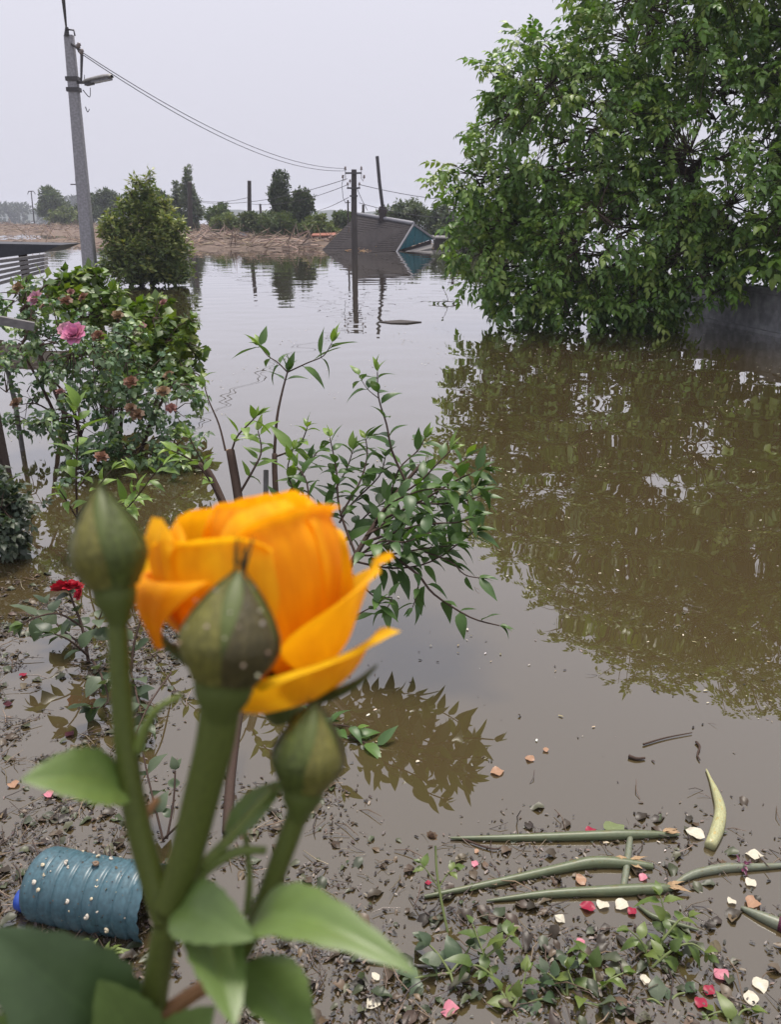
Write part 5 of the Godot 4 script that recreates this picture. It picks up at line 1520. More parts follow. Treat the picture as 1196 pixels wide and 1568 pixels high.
	for q in [
		["onion_stalk", "long straight green onion stalk, uppermost of the three side by side", [Vector3(0.143, 0, -1.565), Vector3(0.314, 0, -1.565), Vector3(0.534, 0, -1.573), Vector3(0.628, 0, -1.576), Vector3(0.69, 0, -1.576)], [0.003, 0.009, 0.0125, 0.009, 0.003], 0],
		["onion_stalk", "bent green onion stalk with a tan joint, middle of the three", [Vector3(0.074, 0, -1.387), Vector3(0.235, 0, -1.427), Vector3(0.388, 0, -1.468), Vector3(0.458, 0, -1.484), Vector3(0.518, 0, -1.484), Vector3(0.597, 0, -1.474)], [0.004, 0.008, 0.011, 0.014, 0.013, 0.007], 0],
		["onion_stalk", "straight green onion stalk, lowest of the three side by side", [Vector3(0.208, 0, -1.376), Vector3(0.345, 0, -1.394), Vector3(0.504, 0, -1.403), Vector3(0.592, 0, -1.409), Vector3(0.621, 0, -1.41)], [0.002, 0.009, 0.0125, 0.0115, 0.005], 0],
		["leek_leaf", "curved pale yellow leek leaf pointing away across the water", [Vector3(0.749, 0, -1.535), Vector3(0.786, 0, -1.589), Vector3(0.82, 0, -1.657), Vector3(0.834, 0, -1.723), Vector3(0.841, 0, -1.782), Vector3(0.845, 0, -1.822)], [0.013, 0.016, 0.014, 0.01, 0.004, 0.002], 1],
		["onion_stalk", "grey stalk with a dark purple flower tuft", [Vector3(0.609, 0, -1.409), Vector3(0.678, 0, -1.45), Vector3(0.759, 0, -1.47), Vector3(0.804, 0, -1.472), Vector3(0.89, 0, -1.478), Vector3(0.943, 0, -1.482)], [0.002, 0.009, 0.011, 0.009, 0.006, 0.005], 2],
		["onion_stalk", "short grey-green stalk with a purple end at the edge", [Vector3(0.751, 0, -1.358), Vector3(0.783, 0, -1.334), Vector3(0.811, 0, -1.314), Vector3(0.845, 0, -1.291)], [0.004, 0.011, 0.014, 0.012], 2],
		["leek_leaf", "pale stalk lying crosswise under the green onion stalks", [Vector3(0.571, 0, -1.567), Vector3(0.552, 0, -1.514), Vector3(0.53, 0, -1.454), Vector3(0.507, 0, -1.398)], [0.007, 0.008, 0.008, 0.006], 2],
		["onion_stalk", "thin curved green shoot below the onion stalks", [Vector3(0.531, 0, -1.365), Vector3(0.555, 0, -1.334), Vector3(0.591, 0, -1.317), Vector3(0.64, 0, -1.3)], [0.002, 0.006, 0.006, 0.002], 0],
	]:
		var pts := []
		var c: Vector3 = q[2][0].lerp(q[2][q[2].size() - 1], 0.5)
		var rad := []
		for i in q[2].size():
			pts.append(q[2][i] - c + Vector3(0, 0.004 + q[3][i] * (0.25 if q[4] != 2 else 0.1), 0))
		pts = smooth_path(pts, 4)
		for i in pts.size():
			var k: float = float(i) / (pts.size() - 1) * (q[3].size() - 1)
			rad.append(lerpf(q[3][int(k)], q[3][mini(int(k) + 1, q[3].size() - 1)], k - int(k)))
		var e := thing(q[0], q[1], "stalk", c, "stalks floating by the bank")
		b = Builder.new()
		b.tube(pts, rad, 10)
		part("stalk", b.mesh(), stalk_mats[q[4]], e)
		if q[4] == 0 and q[3][0] < 0.0045 and not q[1].contains("shoot"):
			# the dry papery skin at its thick end
			b = Builder.new()
			var from: Vector3 = pts[pts.size() - 4]
			for k in 5:
				var way: Vector3 = (pts[pts.size() - 1] - from).normalized() + rvec() * 0.5
				way.y = absf(way.y) * 0.2
				b.blade(Transform3D(frame(way, Vector3.UP + rvec() * 0.4), from + way * 0.004 + Vector3(0, 0.004, 0)), rnd(0.03, 0.06), rnd(0.008, 0.015), 0.5, rnd(-0.1, 0.3), 4, 0.8, 0.1)
			part("dry_skin", b.mesh(), stalk_mats[3], e)
		if q[1].contains("joint"):
			b = Builder.new()
			var j: Vector3 = Vector3(0.527, 0, -1.488) - c + Vector3(0, 0.004, 0)
			b.tube([j + Vector3(-0.012, 0, 0), j, j + Vector3(0.014, 0, 0)], [0.013, 0.016, 0.012], 9)
			part("joint", b.mesh(), stalk_mats[3], e)
		if q[1].contains("tuft"):
			var tuft := leaf_tuft(26, 0.018, 0.005, 0.012, 84)
			var t := part("flower_tuft", tuft, M.wet_dark, e)
			t.position = Vector3(0.8, 0, -1.472) - c + Vector3(0, 0.012, 0)
		if q[1].contains("purple end"):
			b = Builder.new()
			var j: Vector3 = Vector3(0.811, 0, -1.314) - c + Vector3(0, 0.006, 0)
			b.tube([j, j + Vector3(0.02, 0, 0.012), j + Vector3(0.045, 0, 0.03)], [0.0155, 0.017, 0.014], 9)
			part("purple_end", b.mesh(), stalk_mats[4], e)

	# fallen petals
	rng.seed = 91
	var petal_mesh := []
	for i in 4:
		b = Builder.new()
		b.blade(Transform3D(Basis(), Vector3(0, 0.002, -0.5)), 1.0, 0.85, 0.15 + 0.15 * (i % 2), -0.12 + 0.08 * i, 6, 1.05, 0.08)
		petal_mesh.append(b.mesh())
	var pm := {}
	for q in [["crimson", Color(0.33, 0.025, 0.06)], ["pink", Color(0.6, 0.22, 0.3)], ["white", Color(0.68, 0.63, 0.54)], ["tan", Color(0.42, 0.25, 0.17)], ["dark", Color(0.06, 0.012, 0.02)], ["green", Color(0.2, 0.24, 0.12)]]:
		var m: StandardMaterial3D = M.petal.duplicate()
		m.albedo_color = q[1].linear_to_srgb()
		m.roughness = 0.35
		pm[q[0]] = m
	for q in [
		[Vector3(-1.185, 0, -2.3), 0.03, "crimson", "bright red petal alone on the litter below the red rose"], [Vector3(-1.16, 0, -2.132), 0.03, "dark", "dark maroon petal at the edge of the litter below the red rose"], [Vector3(-0.917, 0, -1.98), 0.032, "dark", "crumpled black-red petal on bare water left of the rose stems"],
		[Vector3(-0.916, 0, -2.257), 0.02, "pink", "small pink petal among the drowned rose leaves"], [Vector3(-0.984, 0, -1.764), 0.035, "tan", "pale tan petal at the edge above the bottle"], [Vector3(-0.875, 0, -1.723), 0.03, "pink", "dull pink petal above the bottle"],
		[Vector3(0.483, 0, -1.591), 0.032, "crimson", "red petal behind the uppermost onion stalk"], [Vector3(0.539, 0, -1.595), 0.06, "green", "flat grey-green leaf behind the uppermost onion stalk"], [Vector3(0.731, 0, -1.58), 0.045, "white", "white petal at the tip of the uppermost onion stalk"],
		[Vector3(0.423, 0, -1.36), 0.034, "crimson", "crimson petal below the lowest onion stalk"], [Vector3(0.458, 0, -1.367), 0.034, "white", "white petal next to the crimson one below the onion stalks"], [Vector3(0.497, 0, -1.365), 0.036, "white", "greyish white petal, right of the crimson and white pair"], [Vector3(0.515, 0, -1.348), 0.024, "crimson", "small dark pink petal below the onion stalks"],
		[Vector3(0.358, 0, -1.329), 0.026, "white", "round white petal on the litter below the stalks' thin ends"], [Vector3(0.388, 0, -1.271), 0.022, "pink", "small bright pink petal above the weeds"], [Vector3(0.494, 0, -1.182), 0.024, "white", "upright white petal between the weeds"],
		[Vector3(0.646, 0, -1.192), 0.036, "pink", "large pink petal right of the weeds"], [Vector3(0.61, 0, -1.159), 0.026, "crimson", "reddish petal below the large pink petal"], [Vector3(0.586, 0, -1.134), 0.03, "crimson", "crimson petal at the foot of the rightmost weed"], [Vector3(0.11, 0, -1.12), 0.04, "pink", "big faded pink bloom petal at the bottom edge"],
		[Vector3(0.285, 0, -1.814), 0.04, "tan", "brown curled petal on open water"], [Vector3(0.38, 0, -1.87), 0.03, "tan", "small pale brown petal on open water"], [Vector3(0.431, 0, -1.908), 0.02, "tan", "little upright brown petal fragment on open water"], [Vector3(0.193, 0, -1.484), 0.02, "pink", "pale pink petal in front of the weed stalk"],
		[Vector3(0.084, 0, -1.427), 0.016, "crimson", "magenta petal left of the weed stalk"], [Vector3(0.782, 0, -1.371), 0.04, "tan", "flat tan petal right of the pale stalk end"], [Vector3(0.739, 0, -1.376), 0.024, "white", "cream petal beside the flat tan one"], [Vector3(0.802, 0, -1.429), 0.03, "white", "pale petal below the purple flower tuft"],
		[Vector3(0.843, 0, -1.51), 0.04, "white", "whitish crumpled petal above the purple flower tuft"], [Vector3(-0.032, 0, -1.133), 0.034, "white", "white trumpet-shaped flower at the tip of the big rose leaf"], [Vector3(-0.029, 0, -1.189), 0.02, "white", "small white petal near the big rose leaf's tip"], [Vector3(0.714, 0, -1.172), 0.036, "white", "long white petal at the right edge"],
		[Vector3(0.684, 0, -1.144), 0.034, "white", "crumpled white petal near the bottom right corner"], [Vector3(0.425, 0, -1.435), 0.03, "tan", "tan petal between the onion stalks"], [Vector3(0.566, 0, -1.444), 0.024, "pink", "pink petal between the two lower onion stalks' ends"], [Vector3(0.201, 0, -1.524), 0.014, "tan", "tiny tan petal below the uppermost stalk's tip"],
		[Vector3(0.074, 0, -1.856), 0.012, "white", "white fleck beside the low shrub leaves"], [Vector3(0.139, 0, -2.491), 0.01, "white", "white fleck on open water below the shrub"],
	]:
		var e := single("petal", pick(petal_mesh), pm[q[2]], q[3], "petal" if q[2] != "green" else "leaf", q[0] + Vector3(0, 0.004, 0), "fallen petals and leaves on the water")
		e.basis = frame(Vector3(rnd(-1, 1), rnd(-0.05, 0.05), rnd(-1, 1)), Vector3(rnd(-0.12, 0.12), 1, rnd(-0.12, 0.12))).scaled_local(Vector3.ONE * q[1])

	build_litter()
	build_weeds()


func build_litter() -> void:
	rng.seed = 95
	var f := FastNoiseLite.new()
	f.seed = 96
	f.frequency = 2.2
	var chip := Builder.new()
	chip.face([Vector3(-0.22, 0, -0.4), Vector3(-0.02, 0.1, -0.5), Vector3(0.2, 0.0, -0.25), Vector3(0.16, 0.08, 0.2), Vector3(0.04, -0.02, 0.5), Vector3(-0.17, 0.1, 0.25)])
	var straw := Builder.new()
	straw.tube([Vector3(0, 0, -0.5), Vector3(0.09, 0.05, -0.1), Vector3(0.0, 0.0, 0.5)], [0.016, 0.02, 0.01], 4)
	var scrap := Builder.new()
	scrap.blade(Transform3D(Basis(), Vector3(0, 0, -0.5)), 1.0, 0.5, 0.5, 0.2, 4, 0.8, 0.12)
	var grain := Builder.new()
	grain.lathe([Vector2(0.0, -0.4), Vector2(0.35, -0.15), Vector2(0.4, 0.1), Vector2(0.0, 0.35)], 6)
	var o := thing("plant_litter", "brown mat of broken stems, seeds and leaf scraps along the bank", "litter")
	o.set_meta("kind", "stuff")
	var brown := [Color(0.049, 0.035, 0.029), Color(0.032, 0.024, 0.022), Color(0.077, 0.059, 0.049), Color(0.119, 0.091, 0.072), Color(0.02, 0.015, 0.014), Color(0.045, 0.042, 0.032)]
	var light := [Color(0.14, 0.101, 0.068), Color(0.098, 0.066, 0.047), Color(0.196, 0.154, 0.115), Color(0.063, 0.045, 0.036), Color(0.042, 0.032, 0.029)]
	var pale := [Color(0.294, 0.259, 0.216), Color(0.21, 0.175, 0.144), Color(0.35, 0.315, 0.288)]
	var leafc := [Color(0.038, 0.047, 0.021), Color(0.06, 0.064, 0.038), Color(0.055, 0.038, 0.025), Color(0.093, 0.068, 0.043), Color(0.03, 0.023, 0.017)]
	for kind in [["chip", chip, 150000, 0.004, 0.015, brown], ["straw", straw, 16000, 0.015, 0.085, light], ["scrap", scrap, 16000, 0.012, 0.05, leafc], ["grain", grain, 4500, 0.002, 0.0045, pale]]:
		var places := []
		var colors := []
		for i in kind[2]:
			var z := -0.55 - 2.65 * pow(rng.randf(), 1.5)
			var x := rnd(-2.3, 1.9)
			var n := f.get_noise_2d(x, z) * 1.4
			var fine := f.get_noise_2d(x * 4.5, z * 4.5)
			var k := 0.0
			# thick along the bank, thick at the left, thin and broken round the stalks, streaks past the red rose
			k = maxf(k, smoothstep(-1.5, -1.22, z + 0.14 * n + 0.1 * smoothstep(0.1, -0.4, x)) * lerpf(0.62, 0.4, smoothstep(0.1, 0.45, x)))
			k = maxf(k, 0.75 * smoothstep(-0.28, -0.5, x + 0.1 * n) * smoothstep(-1.95, -1.5, z))
			k = maxf(k, smoothstep(-0.55, -0.8, x + 0.12 * n) * smoothstep(-0.3, 0.2, n + 0.6 * fine) * smoothstep(-3.2, -2.7, z))
			k = maxf(k, 0.32 * smoothstep(0.05, 0.2, x) * smoothstep(-1.72, -1.5, z + 0.1 * n))
			k = maxf(k, 0.5 * smoothstep(0.0, -0.15, x) * smoothstep(-1.78, -1.6, z + 0.1 * n))
			k *= smoothstep(-0.32, 0.2, n * 0.8 + 1.1 * fine + 0.1 + 0.15 * smoothstep(-1.35, -1.15, z))
			if rng.randf() > k and rng.randf() > 0.004:
				continue
			var s := rnd(kind[3], kind[4])
			var deep := smoothstep(-1.6, -1.15, z) * 0.012 * (1.0 if k > 0.4 else 0.3)
			places.append(Transform3D(frame(Vector3(rnd(-1, 1), rnd(-0.25, 0.25), rnd(-1, 1)), Vector3.UP + rvec() * 0.2).scaled_local(Vector3.ONE * s), Vector3(x, 0.0015 + s * 0.06 + deep * rng.randf(), z)))
			colors.append(vary(pick(kind[5]), 0.3))
		many(kind[0], kind[1].mesh(), M.wet, places, colors, o)
	# specks and catkins scattered over the open water
	var places := []
	var colors := []
	for i in 7500:
		var z := -1.4 - 9.5 * pow(rng.randf(), 1.1)
		var x := rnd(-3.5, 5.5)
		if f.get_noise_2d(x * 0.6, z * 0.35) < -0.05 + (0.25 if x < 0.4 else 0.0):
			continue
		var s := lerpf(0.003, 0.02, pow(rng.randf(), 1.8)) * (0.7 + 0.08 * -z)
		places.append(Transform3D(frame(Vector3(rnd(-1, 1), 0, rnd(-1, 1)), Vector3.UP + rvec() * 0.15).scaled_local(Vector3.ONE * s), Vector3(x, 0.002 + 0.05 * s, z)))
		colors.append(vary(pick([Color(0.4, 0.36, 0.28), Color(0.3, 0.25, 0.16), Color(0.5, 0.47, 0.4), Color(0.2, 0.16, 0.09)]), 0.25))
	tag(many("floating_flecks", chip.mesh(), M.wet, places, colors), "pale seeds and flecks scattered over the open brown water", "flecks")
	# drifting twigs on open water
	for q in [["thin dark hooked twig floating above the curved leek leaf", [Vector3(0.86, 0, -1.943), Vector3(0.862, 0, -1.919), Vector3(0.843, 0, -1.884), Vector3(0.842, 0, -1.861)], 0.004], ["long faint twig drifting above the curved leek leaf", [Vector3(0.708, 0, -1.931), Vector3(0.781, 0, -1.962), Vector3(0.864, 0, -1.986)], 0.003], ["short dark twig cluster on open water", [Vector3(0.653, 0, -1.878), Vector3(0.671, 0, -1.867), Vector3(0.695, 0, -1.87)], 0.006], ["thin stick leaning off the uppermost onion stalk's tip", [Vector3(0.159, 0, -1.571), Vector3(0.203, 0, -1.545), Vector3(0.243, 0, -1.529), Vector3(0.267, 0, -1.539)], 0.003], ["pale bent straw on the litter below the bottle", [Vector3(-0.095, 0, -1.231), Vector3(-0.023, 0, -1.222), Vector3(0.054, 0, -1.213), Vector3(0.118, 0, -1.21)], 0.004]]:
		var c: Vector3 = q[1][0]
		var pts := []
		for p in q[1]:
			pts.append(p - c + Vector3(0, 0.005, 0))
		pts = smooth_path(pts, 3)
		var b := Builder.new()
		b.tube(pts, taper(pts.size(), q[2], q[2] * 0.5), 5)
		single("drift_twig", b.mesh(), M.twig if not q[0].contains("pale") else M.board, q[0], "twig", c, "twigs drifting by the bank")


func build_weeds() -> void:
	rng.seed = 98
	var lf := [single_leaf(0.05, 0.028, 0.25, 0.5, 4, 0.8, 0.05), single_leaf(0.044, 0.027, 0.3, 0.3, 4, 0.85, 0.05), single_leaf(0.056, 0.028, 0.2, 0.7, 4, 0.8, 0.08)]
	var broad := [single_leaf(0.055, 0.036, 0.2, 0.4, 5, 0.85, 0.05), single_leaf(0.048, 0.034, 0.25, 0.2, 5, 0.9, 0.06)]
	var bright := tinted(M.leaf, [Color(0.11, 0.17, 0.035), Color(0.085, 0.135, 0.03), Color(0.14, 0.19, 0.045)])
	var grey := tinted(M.leaf_glossy, [Color(0.09, 0.13, 0.08), Color(0.06, 0.1, 0.05), Color(0.13, 0.16, 0.11)])
	var opt := {"bark": mat("green stem", lin(0.12, 0.15, 0.05), 0.5, 0.4), "step": 0.03, "skip": 0.1, "lift": 0.05}
	var o := thing("weed_stalk", "thin upright weed topped by a dried bud at the water's edge", "weed", Vector3(0.119, 0, -1.297), "weeds on the bank")
	branch_plant(o, [{"p": [Vector3(0.1192, -0.0017, -1.2987), Vector3(0.1069, 0.0436, -1.3365), Vector3(0.0985, 0.0865, -1.3734), Vector3(0.0968, 0.1241, -1.4084)], "r": [0.003, 0.0025]}, {"p": [Vector3(0.102, 0.0617, -1.3537), Vector3(0.0786, 0.094, -1.3655), Vector3(0.0648, 0.1109, -1.3716)], "r": [0.0015, 0.001], "leaf": 0.7, "from": 0.8, "tuft": 2}, {"p": [Vector3(0.102, 0.0617, -1.3537), Vector3(0.1193, 0.08, -1.371), Vector3(0.1345, 0.093, -1.3758)], "r": [0.0015, 0.001], "leaf": 0.7, "from": 0.8, "tuft": 2}], lf, bright, opt)
	var bud := part("dried_bud", blossom(0.014, 3, 99, 0.8), tinted(M.petal, [Color(0.16, 0.11, 0.08)])[0], o)
	bud.position = Vector3(0.0884, 0.1386, -1.4137) - o.position
	for q in [
		["branching weed with spread bright leaves below the onion stalks", Vector3(0.492, 0, -1.186), [[Vector3(0.4997, -0.0231, -1.2058), Vector3(0.532, 0.0023, -1.2363), Vector3(0.5557, 0.0288, -1.2672), Vector3(0.561, 0.0563, -1.2985), Vector3(0.5576, 0.0774, -1.3169)], [Vector3(0.5061, -0.011, -1.2102), Vector3(0.5578, 0.0315, -1.2257), Vector3(0.5965, 0.0436, -1.2301), Vector3(0.621, 0.04, -1.2075)], [Vector3(0.5158, -0.0075, -1.2221), Vector3(0.5028, 0.0353, -1.2377), Vector3(0.4768, 0.0597, -1.2466)], [Vector3(0.5484, 0.0247, -1.2551), Vector3(0.5848, 0.0537, -1.2763), Vector3(0.6046, 0.0599, -1.2786)]]],
		["tall leaning weed stem with bright leaves left of the pale weed", Vector3(0.252, 0, -1.065), [[Vector3(0.2558, -0.0188, -1.0796), Vector3(0.228, 0.0044, -1.12), Vector3(0.1965, 0.0267, -1.1707), Vector3(0.1758, 0.052, -1.2225), Vector3(0.1637, 0.0719, -1.251)], [Vector3(0.228, 0.0044, -1.12), Vector3(0.2495, 0.0268, -1.1494), Vector3(0.2574, 0.0413, -1.1654)], [Vector3(0.1965, 0.0267, -1.1707), Vector3(0.1714, 0.0443, -1.1771), Vector3(0.1527, 0.0467, -1.178)], [Vector3(0.1863, 0.0449, -1.1986), Vector3(0.2257, 0.0664, -1.2171), Vector3(0.2321, 0.076, -1.2206)]]],
		["dark leafy weed in the middle of the bottom edge", Vector3(0.376, 0, -1.124), [[Vector3(0.3793, -0.0138, -1.1346), Vector3(0.3929, 0.0091, -1.1643), Vector3(0.3915, 0.0304, -1.204), Vector3(0.3724, 0.0484, -1.2105)], [Vector3(0.3793, -0.0138, -1.1346), Vector3(0.3506, 0.0179, -1.1569), Vector3(0.3404, 0.0385, -1.175)], [Vector3(0.3854, 0.0004, -1.1505), Vector3(0.4217, 0.0208, -1.1686), Vector3(0.4496, 0.0239, -1.1803)]]],
		["leafy weed cut off by the bottom edge, rightmost", Vector3(0.621, 0, -1.078), [[Vector3(0.6241, -0.0075, -1.0837), Vector3(0.6506, 0.0078, -1.1106), Vector3(0.6687, 0.0135, -1.1127)], [Vector3(0.6241, -0.0075, -1.0837), Vector3(0.6203, 0.0078, -1.1106), Vector3(0.59, 0.0021, -1.1085)]]],
	]:
		o = thing("leafy_weed", q[0], "weed", q[1], "weeds on the bank")
		var br := []
		for p in q[2]:
			br.append({"p": p, "r": [0.003, 0.0012], "leaf": 0.85, "from": 0.3, "tuft": 3})
		branch_plant(o, br, lf, bright, opt)
	for q in [
		["pale grey-green weed with broad leaves beside the leaning weed", Vector3(0.337, 0, -1.144), [[Vector3(0.3382, -0.0054, -1.1483), Vector3(0.3173, 0.012, -1.176), Vector3(0.3022, 0.0239, -1.1803)], [Vector3(0.3382, -0.0054, -1.1483), Vector3(0.34, 0.0144, -1.1769), Vector3(0.3472, 0.0211, -1.1899)], [Vector3(0.3382, -0.0054, -1.1483), Vector3(0.2866, 0.0036, -1.141), Vector3(0.2602, 0.0068, -1.1315)], [Vector3(0.3382, -0.0054, -1.1483), Vector3(0.3952, 0.001, -1.1294), Vector3(0.4171, 0.0044, -1.12)]]],
		["trampled grey-green leaves left of the leaning weed", Vector3(0.118, 0, -1.201), [[Vector3(0.1173, 0.0065, -1.1952), Vector3(0.093, 0.0254, -1.2234), Vector3(0.0676, 0.0414, -1.2399)], [Vector3(0.1173, 0.0065, -1.1952), Vector3(0.1446, 0.0194, -1.2212), Vector3(0.1575, 0.0376, -1.2279)], [Vector3(0.1173, 0.0065, -1.1952), Vector3(0.0659, 0.0092, -1.1856), Vector3(0.0403, 0.012, -1.176)], [Vector3(0.1173, 0.0065, -1.1952), Vector3(0.1276, -0.0027, -1.16), Vector3(0.1517, -0.0054, -1.1483)]]],
		["broad-leaved weed in the corner below the pink petals", Vector3(0.516, 0, -1.124), [[Vector3(0.518, -0.0047, -1.1273), Vector3(0.4966, 0.0036, -1.141), Vector3(0.4781, -0.0022, -1.1389)], [Vector3(0.518, -0.0047, -1.1273), Vector3(0.5433, 0.0004, -1.1505), Vector3(0.562, 0.0062, -1.1526)], [Vector3(0.518, -0.0047, -1.1273), Vector3(0.539, -0.0071, -1.1158)]]],
	]:
		o = thing("broad_weed", q[0], "weed", q[1], "weeds on the bank")
		var br := []
		for p in q[2]:
			br.append({"p": p, "r": [0.003, 0.0015], "leaf": 0.9, "from": 0.3, "tuft": 3, "step": 0.035})
		branch_plant(o, br, broad, grey, opt)
	o = thing("lettuce_weed", "small pale-green ruffled weed under the blue bottle", "weed", Vector3(-0.581, 0, -1.223), "weeds on the bank")
	branch_plant(o, [{"p": [Vector3(-0.5713, 0.0244, -1.2018), Vector3(-0.5978, 0.0254, -1.2234), Vector3(-0.6184, 0.0316, -1.2363)], "r": [0.002, 0.001], "leaf": 0.8, "from": 0.2, "tuft": 3, "step": 0.02}, {"p": [Vector3(-0.5713, 0.0244, -1.2018), Vector3(-0.562, 0.0279, -1.2137), Vector3(-0.5518, 0.0363, -1.2168)], "r": [0.002, 0.001], "leaf": 0.8, "from": 0.2, "tuft": 3, "step": 0.02}], lf, tinted(M.leaf, [Color(0.15, 0.2, 0.05), Color(0.19, 0.24, 0.08)]), opt)


# ---------------------------------------------------------------- the yellow rose close to the camera

func petal_patch(o: Dictionary) -> ArrayMesh:
	# a petal on the flower's own axis: theta its direction, spread its half-angle, profile (radius, height) from base to rim, in millimetres
	var b := Builder.new()
	var nu := 18
	var nv := 22
	var prof: Array = o.profile
	var pts := []
	for q in prof:
		pts.append(Vector3(q[0], q[1], 0))
	pts = smooth_path(pts, 8)
	for j in nv + 1:
		var v := float(j) / nv
		var k := v * (pts.size() - 1)
		var p: Vector3 = pts[int(k)].lerp(pts[mini(int(k) + 1, pts.size() - 1)], k - int(k))
		var wide: float = lerpf(0.45, 1.0, smoothstep(0.0, 0.5, v))
		var tip: float = o.get("tip", 0.0)
		if tip > 0.0:
			wide *= 1.0 - tip * pow(smoothstep(0.45, 1.0, v), 1.3)
		for i in nu + 1:
			var u := float(i) / nu * 2.0 - 1.0
			var a: float = o.theta + u * o.spread * wide
			var edge := u * u * v
			var ripple: float = o.get("ripple", 1.0) * (sin(u * 5.0 + o.theta * 3.0) + 0.5 * sin(u * 11.0 + o.theta * 7.0 + v * 3.0)) * v * v
			var r: float = p.x + o.get("flare", 0.0) * edge * v + ripple
			var h: float = p.y - o.get("round", 6.0) * edge * edge + 0.4 * ripple
			b.vert(Vector3(sin(a) * r, h, cos(a) * r) * 0.001, Vector2(float(i) / nu, v))
	for j in nv:
		for i in nu:
			var c := j * (nu + 1) + i
			b.quad(c, c + 1, c + nu + 2, c + nu + 1)
	return b.mesh()


func bud(root: Node3D, foot: Vector3, tip: Vector3, width: float, sepal_mats: Array, body: Material, sd: int, tips: float) -> void:
	rng.seed = sd
	var h := foot.distance_to(tip)
	var y := (tip - foot).normalized()
	var x := y.cross(Vector3(0, 0, 1)).normalized()
	var xf := Transform3D(Basis(x, y, x.cross(y)), foot)
	var w := width / 2.0
	var prof := [Vector2(0.28, -0.12), Vector2(0.4, -0.03), Vector2(0.55, 0.06), Vector2(0.61, 0.14), Vector2(0.62, 0.22), Vector2(0.84, 0.32), Vector2(1.0, 0.44), Vector2(0.96, 0.56), Vector2(0.8, 0.69), Vector2(0.54, 0.83), Vector2(0.28, 0.94), Vector2(0.1, 1.0), Vector2(0.02, 1.03)]
	var b := Builder.new()
	var p2 := []
	for p in prof:
		p2.append(Vector2(p.x * w, p.y * h))
	b.lathe(p2, 24, xf)
	var core := part("bud", b.mesh(), body, root)
	# five sepals wrapped over the bud, ending in long points
	for s in 5:
		var th := TAU * s / 5.0 + rnd(-0.15, 0.15) + sd
		b = Builder.new()
		var n := 16
		var rows := []
		var bend := rnd(-0.6, 0.6)
		for i in n + 1:
			var t := float(i) / n
			var hh := lerpf(0.2, 1.02, t)
			var r := 0.0
			for k in prof.size() - 1:
				if hh >= prof[k].y and hh <= prof[k + 1].y:
					r = lerpf(prof[k].x, prof[k + 1].x, (hh - prof[k].y) / (prof[k + 1].y - prof[k].y))
			var half := 0.66 * (1.0 - pow(t, 2.2)) + 0.03
			var row := []
			for u in [-1.0, -0.5, 0.0, 0.5, 1.0]:
				var a: float = th + u * half
				var rr: float = r * w + 0.0006 + 0.0009 * (1.0 - absf(u))
				row.append(b.vert(xf * Vector3(sin(a) * rr, hh * h, cos(a) * rr), Vector2(u * 0.5 + 0.5, t)))
			rows.append(row)
		# the free point
		for i in 4:
			var t := (i + 1) / 4.0
			var row := []
			for u in [-1.0, -0.5, 0.0, 0.5, 1.0]:
				row.append(b.vert(xf * (Vector3(sin(th), 0, cos(th)) * (0.0012 + w * 0.12 * t) + Vector3(bend * w * 0.3 * t * t + u * 0.0008 * (1.0 - t * 0.9), h * (1.02 + tips * t), 0)), Vector2(u * 0.5 + 0.5, 1)))
			rows.append(row)
		for i in rows.size() - 1:
			for k in 4:
				b.quad(rows[i][k], rows[i][k + 1], rows[i + 1][k + 1], rows[i + 1][k])
		part("sepal", b.mesh(), sepal_mats[s % sepal_mats.size()], core)


func rose_leaf(root: Node3D, a: Vector3, z: Vector3, up: Vector3, width: float, droop: float, fold: float, m: Material) -> void:
	var length := a.distance_to(z)
	var dir := (z - a).normalized()
	var side := up.cross(dir).normalized()
	var top := dir.cross(side)
	var b := Builder.new()
	var rows := 16
	var cols := 8
	for i in rows + 1:
		var t := float(i) / rows
		var w := width * 0.5 * pow(maxf(sin(PI * pow(t, 0.82)), 0.0), 0.8)
		var mid := a + dir * length * t + top * length * droop * 4.0 * t * (1.0 - t)
		for k in cols + 1:
			var u := float(k) / cols * 2.0 - 1.0
			var tooth := 1.0 + (0.05 if (i % 2 == 0) else -0.03) * pow(absf(u), 8.0)
			b.vert(mid + side * u * w * tooth + top * (absf(u) * fold * w - u * u * fold * 0.4 * w + 0.02 * w * sin(t * 24.0) * absf(u)), Vector2(u * 0.5 + 0.5, t))
	for i in rows:
		for k in cols:
			var c := i * (cols + 1) + k
			b.quad(c, c + 1, c + cols + 2, c + cols + 1)
	part("leaf", b.mesh(), m, root)


